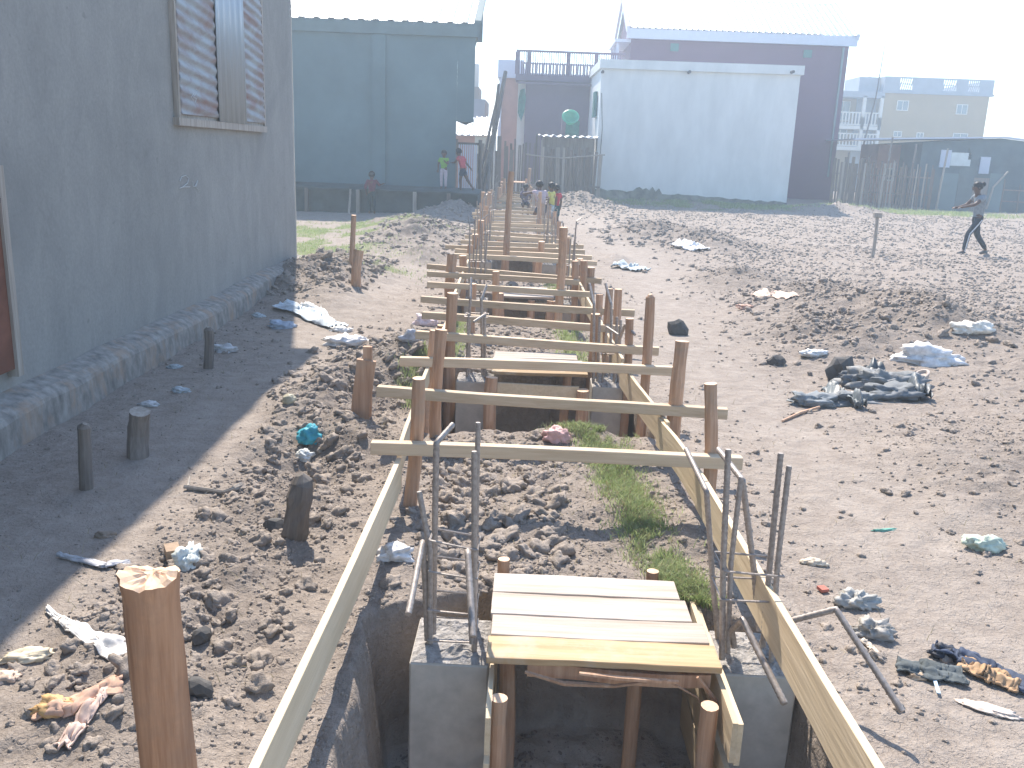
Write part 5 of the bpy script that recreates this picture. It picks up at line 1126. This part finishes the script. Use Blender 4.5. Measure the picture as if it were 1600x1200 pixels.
c = Py(581, 333, 25.2); person((c.x, c.y, gz(c.x, c.y)), 1.17, 10, ch(rel=(.17, .03, .68), rwr=(.25, .10, .70), rha=(.28, .12, .71), lel=(-.15, -.03, .62), lwr=(-.13, .04, .5), lha=(-.12, .06, .46)),
    (.13, .035, .05), (.03, .05, .05), 'child in a dark maroon top standing before the terrace wall in the shade', 'ankle', 1.3, 1.2, group=GK)
person((Py(693, 290, 26.3).x, 26.3, .71), 1.10, 170, ch(lel=(-.13, .05, .64), lwr=(-.06, .11, .70), lha=(-.04, .12, .73), rel=(.15, .0, .62), rwr=(.14, .04, .5), rha=(.14, .06, .46)),
    (.17, .36, .05), (.42, .36, .40), 'child in a lime green T-shirt and pale trousers standing on the terrace', 'ankle', .6, 1.2, group=GK)
person((Py(722, 295, 26.5).x, 26.5, .62), 1.28, 60, ch(pelvis=(0, -.02, .52), waist=(0, .0, .60), chest=(0, .04, .71), neck=(0, .09, .80), hb=(0, .11, .845), hc=(0, .125, .89), ht=(0, .12, .93), lsh=(-.1, .05, .77), rsh=(.1, .05, .77),
    rel=(.16, .0, .64), rwr=(.20, -.08, .55), rha=(.21, -.1, .52), lel=(-.14, .12, .66), lwr=(-.10, .2, .66), lha=(-.1, .23, .66), lhip=(-.05, -.02, .49), lkn=(-.05, .02, .27), lan=(-.05, .0, .05), lto=(-.05, .08, .018), rkn=(.06, -.10, .29), ran=(.07, -.26, .10), rto=(.07, -.22, .04)),
    (.42, .05, .07), (.02, .035, .06), 'child in a red T-shirt and navy shorts leaning forward beside the slatted gate', 'thigh', .6, 1.12, group=GK)
c = Py(843, 350, 21.6)
person((c.x, 21.6, .02), 1.22, 20, ch(pelvis=(0, -.10, .47), waist=(0, -.06, .56), chest=(0, .03, .68), neck=(0, .07, .78), hb=(0, .09, .825), hc=(0, .10, .87), ht=(0, .10, .91), lsh=(-.10, .03, .75), rsh=(.10, .03, .75),
    lel=(-.20, .08, .72), lwr=(-.28, .15, .70), lha=(-.31, .18, .70), rel=(.17, .02, .60), rwr=(.17, .09, .48), rha=(.17, .12, .45), lhip=(-.06, -.10, .45), lkn=(-.09, .08, .32), lan=(-.08, -.02, .05), lto=(-.09, .07, .018), rhip=(.06, -.10, .45), rkn=(.10, .06, .30), ran=(.09, -.02, .05), rto=(.1, .07, .018)),
    (.46, .36, .38), (.03, .035, .06), 'child in a pale pink top bending over the far crossbars with one arm stretched out', 'thigh', .7, 1.15, group=GK)
c = Py(859, 360, 21.8)
person((c.x, 21.8, gz(c.x, 21.8)), 1.15, 60, ch(lel=(-.13, .06, .64), lwr=(-.11, .15, .56), lha=(-.1, .18, .54), rel=(.15, .02, .63), rwr=(.13, .1, .53), rha=(.12, .13, .51)),
    (.52, .50, .14), (.34, .42, .46), 'child in a yellow top and pale blue shorts standing beside the far crossbars', 'knee', .6, 1.2, group=GK)
c = Py(867, 352, 22.6)
person((c.x, 22.6, gz(c.x, 22.6)), 1.12, 30, ch(), (.42, .04, .06), (.02, .07, .08), 'child in a red top and dark teal shorts half hidden behind the child in yellow', 'knee', .6, 1.2, group=GK)
c = Py(820, 322, 24.8)
person((c.x, 24.8, .12), 1.0, 190, ch(pelvis=(0, -.05, .38), waist=(0, -.03, .47), chest=(0, .02, .60), neck=(0, .04, .70), hb=(0, .05, .745), hc=(0, .06, .79), ht=(0, .06, .83), lsh=(-.10, .02, .66), rsh=(.10, .02, .66), lel=(-.14, .1, .52), lwr=(-.08, .2, .48), lha=(-.06, .23, .48), rel=(.14, .1, .52), rwr=(.08, .2, .48), rha=(.06, .23, .48),
    lhip=(-.06, -.05, .36), lkn=(-.08, .16, .34), lan=(-.07, .14, .06), lto=(-.07, .22, .02), rhip=(.06, -.05, .36), rkn=(.08, .16, .34), ran=(.07, .14, .06), rto=(.07, .22, .02)),
    (.16, .14, .19), (.05, .05, .07), 'small dark-haired child in grey sitting low on the farther crossbars', 'knee', .7, 1.2, group=GK)
# ================================================================== LITTER AND LOOSE THINGS
def crumple(px, py, w, d_, h_, colr, label, name='plastic_bag', cat='litter', seed=0, rough=.6, rot=0, sub=4, fold=1.0, at_=None):
    P = at_ or gpt(px, py); P = Vector((P.x, P.y, gz(P.x, P.y))); v_, f_ = ico(sub); vs = []; a = R(rot)
    for q_ in v_:
        q = Vector(q_); s = Vector((seed*3.7, seed*1.3, 0))
        n_ = mnoise.noise(q*1.5+s)*.55; rd = (1-abs(mnoise.noise(q*2.6+s*2)))**2*.45-.25; rd2 = (1-abs(mnoise.noise(q*5+s)))**3*.20+(1-abs(mnoise.noise(q*11+s)))**4*.10-.1
        r_ = max(.15, 1+fold*(n_+rd+rd2)); z_ = q.z*r_
        x_ = q.x*r_*w/2; y_ = q.y*r_*d_/2; z_ = max(z_, -.5)*h_*.6+h_*.18
        vs.append((P.x+x_*math.cos(a)-y_*math.sin(a), P.y+x_*math.sin(a)+y_*math.cos(a), P.z+z_))
    b = MB(); b.add(vs, [tuple(int(i) for i in x) for x in f_]); return tag(b.build(name, cloth(colr, rough), None, True), label, cat, 'litter scattered on the ground')
def rag(pts, w, colr, label, name='rag', cat='rag', seed=0, amp=.02, rough=.9, n=46, m=12, taper=None, flat=False, parent=None):
    """ribbon of cloth following ground pixels, with long folds"""
    G = [gpt(*p) for p in pts]; V = []; Fc = []
    for i in range(n+1):
        t = i/n*(len(G)-1); k_ = min(int(t), len(G)-2); f_ = t-k_; f_ = f_*f_*(3-2*f_); c_ = G[k_].lerp(G[k_+1], f_); dr = (G[min(k_+1, len(G)-1)]-G[k_]); dr.z = 0; dr.normalize(); sd_ = Vector((-dr.y, dr.x, 0))
        ww = (w if not taper else w*(taper[0]+(taper[1]-taper[0])*i/n))*(1+.35*mnoise.noise(Vector((i*.13, seed, 0))))
        for j in range(m+1):
            u = j/m*2-1; p = c_+sd_*u*ww/2+dr*.02*mnoise.noise(Vector((u*2, i*.2, seed)))
            fo = abs(mnoise.noise(Vector((u*2.4+seed, i*.07, 1))))*amp*2.2+abs(mnoise.noise(Vector((u*6, i*.25, seed))))*amp*.7
            V.append((p.x, p.y, .006+fo*(1-u*u*.5)*(0.3 if flat else 1)))
    A_ = np.array(V); A_[:, 2] += height(A_[:, 0], A_[:, 1]); V = [tuple(map(float, r)) for r in A_]
    for i in range(n):
        for j in range(m): a = i*(m+1)+j; Fc.append((a, a+m+1, a+m+2, a+1))
    b = MB(); b.add(V, Fc); o = b.build(name, cloth(colr, rough), parent, True); md = o.modifiers.new('t', 'SOLIDIFY'); md.thickness = .006; md.offset = 1
    return o if parent else tag(o, label, cat, 'litter scattered on the ground')
rag([(188, 1072), (150, 1085), (105, 1108), (60, 1118)], .075, (.56, .36, .26), 'crumpled tan cloth strip beside the foreground stake, lower left', seed=1, amp=.022)
rag([(175, 1068), (150, 1100), (125, 1140), (98, 1172)], .050, (.62, .46, .38), 'pale pinkish cloth strip trailing down from the tan cloth, lower left', seed=2, amp=.018)
crumple(90, 1110, .13, .07, .05, (.58, .36, .16), 'small ochre cloth bundle on the tan strip at the lower left edge', 'cloth_bundle', seed=3)
crumple(45, 1028, .16, .07, .035, (.66, .56, .40), 'yellowish crumpled plastic near the left edge, left of the foreground stake', seed=4, rot=20)
crumple(4, 1062, .10, .06, .03, (.60, .45, .34), 'beige scrap cut by the left edge of the picture', 'scrap', seed=5)
rag([(75, 955), (110, 980), (150, 1002), (195, 1028)], .055, (.70, .67, .63), 'flattened white torn sack strip with frayed edges, left of the foreground stake', seed=6, amp=.012, taper=(.35, 1.6))
rag([(92, 871), (130, 879), (165, 888), (203, 884)], .038, (.48, .48, .50), 'twisted grey plastic strip at the edge of the house shadow', seed=7, amp=.016, taper=(.5, 1.5))
crumple(296, 880, .10, .14, .10, (.66, .70, .66), 'whitish crumpled bag behind the top of the foreground stake', seed=8, rot=20)
b = MB(); c = gpt(270, 872); b.box(c+Vector((0, 0, .03)), (.06, .09, .05), Matrix.Rotation(.5, 3, 'Z')); tag(b.build('cardboard_piece', cloth((.36, .26, .18)), None), 'small brown cardboard piece leaning on the whitish crumpled bag', 'litter')
m_ = MB(); m_.tube([gpt(288, 766)+Vector((0, 0, .02)), gpt(318, 769)+Vector((0, 0, .015)), gpt(350, 775)+Vector((0, 0, .02)), gpt(366, 772)+Vector((0, 0, .03)), gpt(377, 764)+Vector((0, 0, .02))], [.011, .013, .012, .014, .018], 7, jit=.15); m_.tube([gpt(294, 766)+Vector((0, 0, .02)), gpt(297, 752)+Vector((0, 0, .03))], [.010, .004], 6); tag(m_.build('bent_root', M['palewood'], None), 'pale bent root lying on the sunlit ground left of the spoil bank', 'root')
crumple(484, 688, .13, .12, .10, (.05, .34, .42), 'turquoise plastic bag on the spoil bank left of the trench', seed=9)
crumple(476, 716, .10, .08, .06, (.60, .62, .60), 'white crumpled plastic just below the turquoise bag', seed=10)
crumple(618, 868, .13, .11, .06, (.66, .64, .62), 'white crumpled sheet beside the left edge board', seed=11)
rag([(440, 478), (470, 486), (500, 502), (530, 514)], .22, (.56, .62, .66), 'long twisted white sheeting strip on the left path near the house corner', seed=12, amp=.05)
rag([(475, 478), (500, 490), (520, 508)], .10, (.66, .66, .64), 'second white sheeting strip twisted next to the long one', seed=13, amp=.05)
crumple(532, 517, .22, .10, .05, (.72, .70, .66), 'flat white scrap at the end of the twisted sheeting', seed=14)
crumple(541, 540, .30, .16, .10, (.74, .72, .70), 'torn white fluffy plastic on the left path', seed=15, fold=1.6)
crumple(665, 508, .22, .14, .12, (.78, .66, .68), 'pinkish white bag at the left ends of the middle crossbars', seed=16)
crumple(645, 532, .16, .09, .09, (.45, .47, .52), 'grey and white cup-like scrap on the bank, left of the third crossbar', seed=17)
crumple(870, 687, .16, .10, .09, (.66, .42, .40), 'pink plastic scrap on the rim of the second pit', seed=18)
crumple(452, 628, .09, .09, .07, (.40, .37, .27), 'olive round fruit-like lump on the spoil bank', 'lump', seed=19, fold=.3)
for (px, py, w_, lab) in [(349, 548, .2, 'white litter in the house shadow near the footing'), (232, 634, .12, 'striped scrap in the shade above the thick stump'), (283, 612, .12, 'bluish scrap in the shade of the house'), (440, 512, .25, 'grey crumpled sheet in the shade near the heap'), (272, 575, .10, 'tiny white scrap at the foot of the plinth'), (404, 495, .12, 'small pale blue scrap near the end of the house shadow'), (165, 838, .08, 'flat brown shard on the left path')]:
    crumple(px, py, w_, w_*.6, w_*.35, random.choice([(.42, .46, .48), (.52, .52, .52), (.36, .42, .50)]) if 'brown' not in lab else (.28, .22, .17), lab, 'scrap', seed=px)
# right side litter
crumple(1270, 556, .22, .12, .07, (.70, .70, .68), 'small white scrap left of the dark plastic heap', 'scrap', seed=21)
crumple(1452, 566, .52, .26, .18, (.76, .74, .72), 'long white crumpled sack above the dark plastic heap', 'white_sack', seed=22, rot=-12)
crumple(1518, 518, .34, .2, .14, (.74, .70, .62), 'pale lump of sacking near the right edge of the field', seed=23)
rag([(1060, 382), (1078, 387), (1096, 392)], .5, (.74, .72, .70), 'white sheeting on the slope right of the far spoil heap', seed=24, amp=.08)
rag([(965, 416), (985, 420), (1005, 424)], .4, (.50, .54, .54), 'grey and white flattened sheeting on the right path', seed=25, amp=.07)
rag([(1183, 458), (1210, 460), (1238, 466)], .16, (.66, .50, .40), 'pinkish cream rag on the low rise of the right bank', seed=26, amp=.03)
crumple(1165, 482, .2, .1, .06, (.52, .32, .24), 'terracotta coloured scrap on the right bank', 'scrap', seed=27)
crumple(1537, 855, .16, .10, .07, (.50, .58, .48), 'pale green crumpled bag at the right side of the bare ground', seed=28)
crumple(1383, 829, .13, .02, .012, (.16, .38, .30), 'thin green plastic strip on the bare ground', 'scrap', seed=29, rot=10)
crumple(1272, 881, .10, .05, .03, (.62, .52, .40), 'beige flat chip of wood near the right edge board', 'chip', seed=30, rot=-8)
b = MB(); c = gpt(1285, 924); b.box(c+Vector((0, 0, .012)), (.035, .04, .014), Matrix.Rotation(.3, 3, 'Z')); tag(b.build('brick_chip', cloth((.45, .16, .12)), None), 'small red brick chip beside the right edge board', 'chip')
crumple(1335, 946, .14, .09, .075, (.38, .37, .34), 'grey muddy rag, upper of two beside the long bent bar', 'rag', seed=31, fold=1.4)
crumple(1362, 992, .12, .08, .075, (.36, .34, .31), 'grey muddy rag, lower of two beside the long bent bar', 'rag', seed=32, fold=1.4)
rag([(1350, 1006), (1372, 1026)], .02, (.55, .48, .40), 'short pale stick-like rag end below the muddy rags', seed=33, amp=.01)
rag([(1402, 1042), (1440, 1052), (1475, 1058), (1505, 1062)], .11, (.10, .115, .12), 'dark grey denim rag, leftmost of the rag pile at lower right', seed=34, amp=.025)
rag([(1460, 1022), (1500, 1036), (1550, 1058), (1612, 1088)], .06, (.07, .09, .14), 'navy twisted trouser leg in the rag pile at lower right', seed=35, amp=.04)
rag([(1505, 1045), (1540, 1062), (1590, 1080)], .07, (.46, .31, .19), 'tan cloth in the rag pile at lower right', seed=36, amp=.035)
crumple(1475, 1026, .10, .06, .06, (.04, .045, .06), 'black knotted cloth on top of the rag pile at lower right', 'rag', seed=37)
b = MB(); a_ = gpt(1460, 1068); c_ = gpt(1466, 1088); b.beam(a_+Vector((0, 0, .012)), c_+Vector((0, 0, .012)), .012, .003); tag(b.build('plastic_strip', cloth((.50, .66, .80), .4), None), 'pale blue plastic strip below the rag pile', 'litter')
crumple(1432, 1060, .06, .03, .025, (.52, .38, .26), 'tan chip under the dark denim rag', 'chip', seed=38)
crumple(1545, 1108, .16, .06, .012, (.60, .50, .42), 'flattened pale cloth at the lower right', 'rag', seed=39, rot=-25)
# dark plastic heap
GH = None
hp = thing('plastic_heap', tuple(gpt(1340, 632)), 'heap of crumpled dark grey plastic sheeting on the right bank', 'plastic sheeting')
def heap_part(px, py, w_, d_, h_, colr, sd, rot=0, name='fold'):
    o = crumple(px, py, w_, d_, h_, colr, 'x', name, seed=sd, rot=rot, fold=1.5, rough=.75)
    for k_ in ('label', 'category', 'group'): del o[k_]
    l = o.location-hp.location; o.parent = hp; o.location = l
heap_part(1265, 633, .34, .18, .11, (.22, .24, .25), 41, 10); heap_part(1330, 628, .42, .16, .08, (.20, .21, .215), 42); heap_part(1375, 605, .52, .20, .16, (.23, .235, .235), 43, -12); heap_part(1395, 622, .46, .22, .13, (.17, .18, .185), 44, 12); heap_part(1340, 600, .26, .14, .12, (.15, .16, .17), 45)
rag([(1290, 612), (1320, 625), (1345, 640)], .10, (.14, .16, .17), '', 'fold', seed=46, amp=.09, rough=.45, parent=hp)
rag([(1350, 590), (1385, 598), (1420, 612), (1440, 628)], .16, (.12, .135, .145), '', 'fold', seed=47, amp=.11, rough=.45, parent=hp)
crumple(1335, 622, .16, .07, .06, (.55, .50, .42), 'pale cloth scrap caught in the dark plastic heap', 'rag', seed=48)
# old shoe sole
c = gpt(1432, 604); d_ = (gpt(1455, 590)-gpt(1415, 612)); ang = math.atan2(d_.y, d_.x); b = MB(); V = []; n = 20
for lay, (zz, s_) in enumerate(((.01, 1), (.055, 1), (.055, .78), (.03, .74))):
    for i in range(n): th = 2*math.pi*i/n; x_ = math.cos(th)*.16*s_; y_ = math.sin(th)*(.055+.012*math.cos(th))*s_; V.append((c.x+x_*math.cos(ang)-y_*math.sin(ang), c.y+x_*math.sin(ang)+y_*math.cos(ang), c.z+zz+.12*(math.cos(th)*.5+.5)*.6))
Fc = [(l*n+i, l*n+(i+1) % n, (l+1)*n+(i+1) % n, (l+1)*n+i) for l in range(3) for i in range(n)]+[tuple(range(n))[::-1], tuple(3*n+i for i in range(n))]; b.add(V, Fc); tag(b.build('shoe_sole', cloth((.50, .42, .36)), None), 'old tan shoe lying at the right end of the dark plastic heap', 'shoe')
def rock(px, py, w_, d_, h_, label, seed, mt='rock', name='rock'):
    P = gpt(px, py); v_, f_ = ico(2); vs = []
    for q_ in v_: q = Vector(q_); r_ = 1+.45*mnoise.noise(q*1.2+Vector((seed, 0, 0))); vs.append((P.x+q.x*r_*w_/2, P.y+q.y*r_*d_/2, gz(P.x, P.y)+h_*.35+q.z*r_*h_*.6))
    b = MB(); b.add(vs, [tuple(int(i) for i in x) for x in f_]); tag(b.build(name, M[mt], None), label, 'rock', 'single rocks')
rock(1058, 522, .22, .16, .17, 'dark pointed rock on the right path beside the second pillars', 3)
rock(1312, 590, .26, .2, .20, 'large dark clod above the dark plastic heap', 5); rock(1212, 569, .15, .12, .09, 'small dark rock left of the plastic heap', 8)
rock(430, 830, .12, .1, .07, 'dark clod beside the broken stake in the hollow', 12); rock(1165, 985, .06, .05, .04, 'small stone on the rim beside the right pillar', 15) if False else None
rock(315, 1000, .07, .06, .05, 'rounded clod right of the foreground stake', 18); rock(312, 1085, .10, .07, .06, 'long clod right of the foreground stake, lower one', 21)
m_ = MB(); m_.tube([gpt(1222, 660)+Vector((0, 0, .01)), gpt(1250, 648)+Vector((0, 0, .015)), gpt(1280, 640)+Vector((0, 0, .02))], [.008, .012, .010], 6); tag(m_.build('stick', M['stake'], None), 'reddish stick poking out from the dark plastic heap', 'stick')
# rubble in the pit
for i, (x_, y_) in enumerate([(.12, 2.75), (.34, 2.7), (.5, 2.85), (-.45, 2.45)]):
    P = Vector((x_, y_, 0)); crumple(0, 0, .16, .12, .08, (.34, .36, .38), ['pale rubble lump in the near pit, left one', 'pale rubble lump in the near pit, middle one', 'pale rubble lump in the near pit, right one', 'pale stone in the pit beside the left pillar'][i], 'rubble', 'rubble', seed=60+i, fold=.8, at_=P)
# ================================================================== HAZE
b = MB(); b.span(-430, 430, -70, 460, -2.6, 11.0)
me = bpy.data.meshes.new('haze'); me.from_pydata(b.v, [], b.f); hzo = link(bpy.data.objects.new('haze', me)); tag(hzo, kind='stuff')
hm = bpy.data.materials.new('haze'); hm.use_nodes = True; t = hm.node_tree; t.nodes.clear(); pv = t.nodes.new('ShaderNodeVolumePrincipled'); om = t.nodes.new('ShaderNodeOutputMaterial')
pv.inputs['Color'].default_value = (.72, .87, 1.0, 1); pv.inputs['Density'].default_value = HAZE_DENS; pv.inputs['Anisotropy'].default_value = .45
t.links.new(pv.outputs[0], om.inputs['Volume']); me.materials.append(hm)
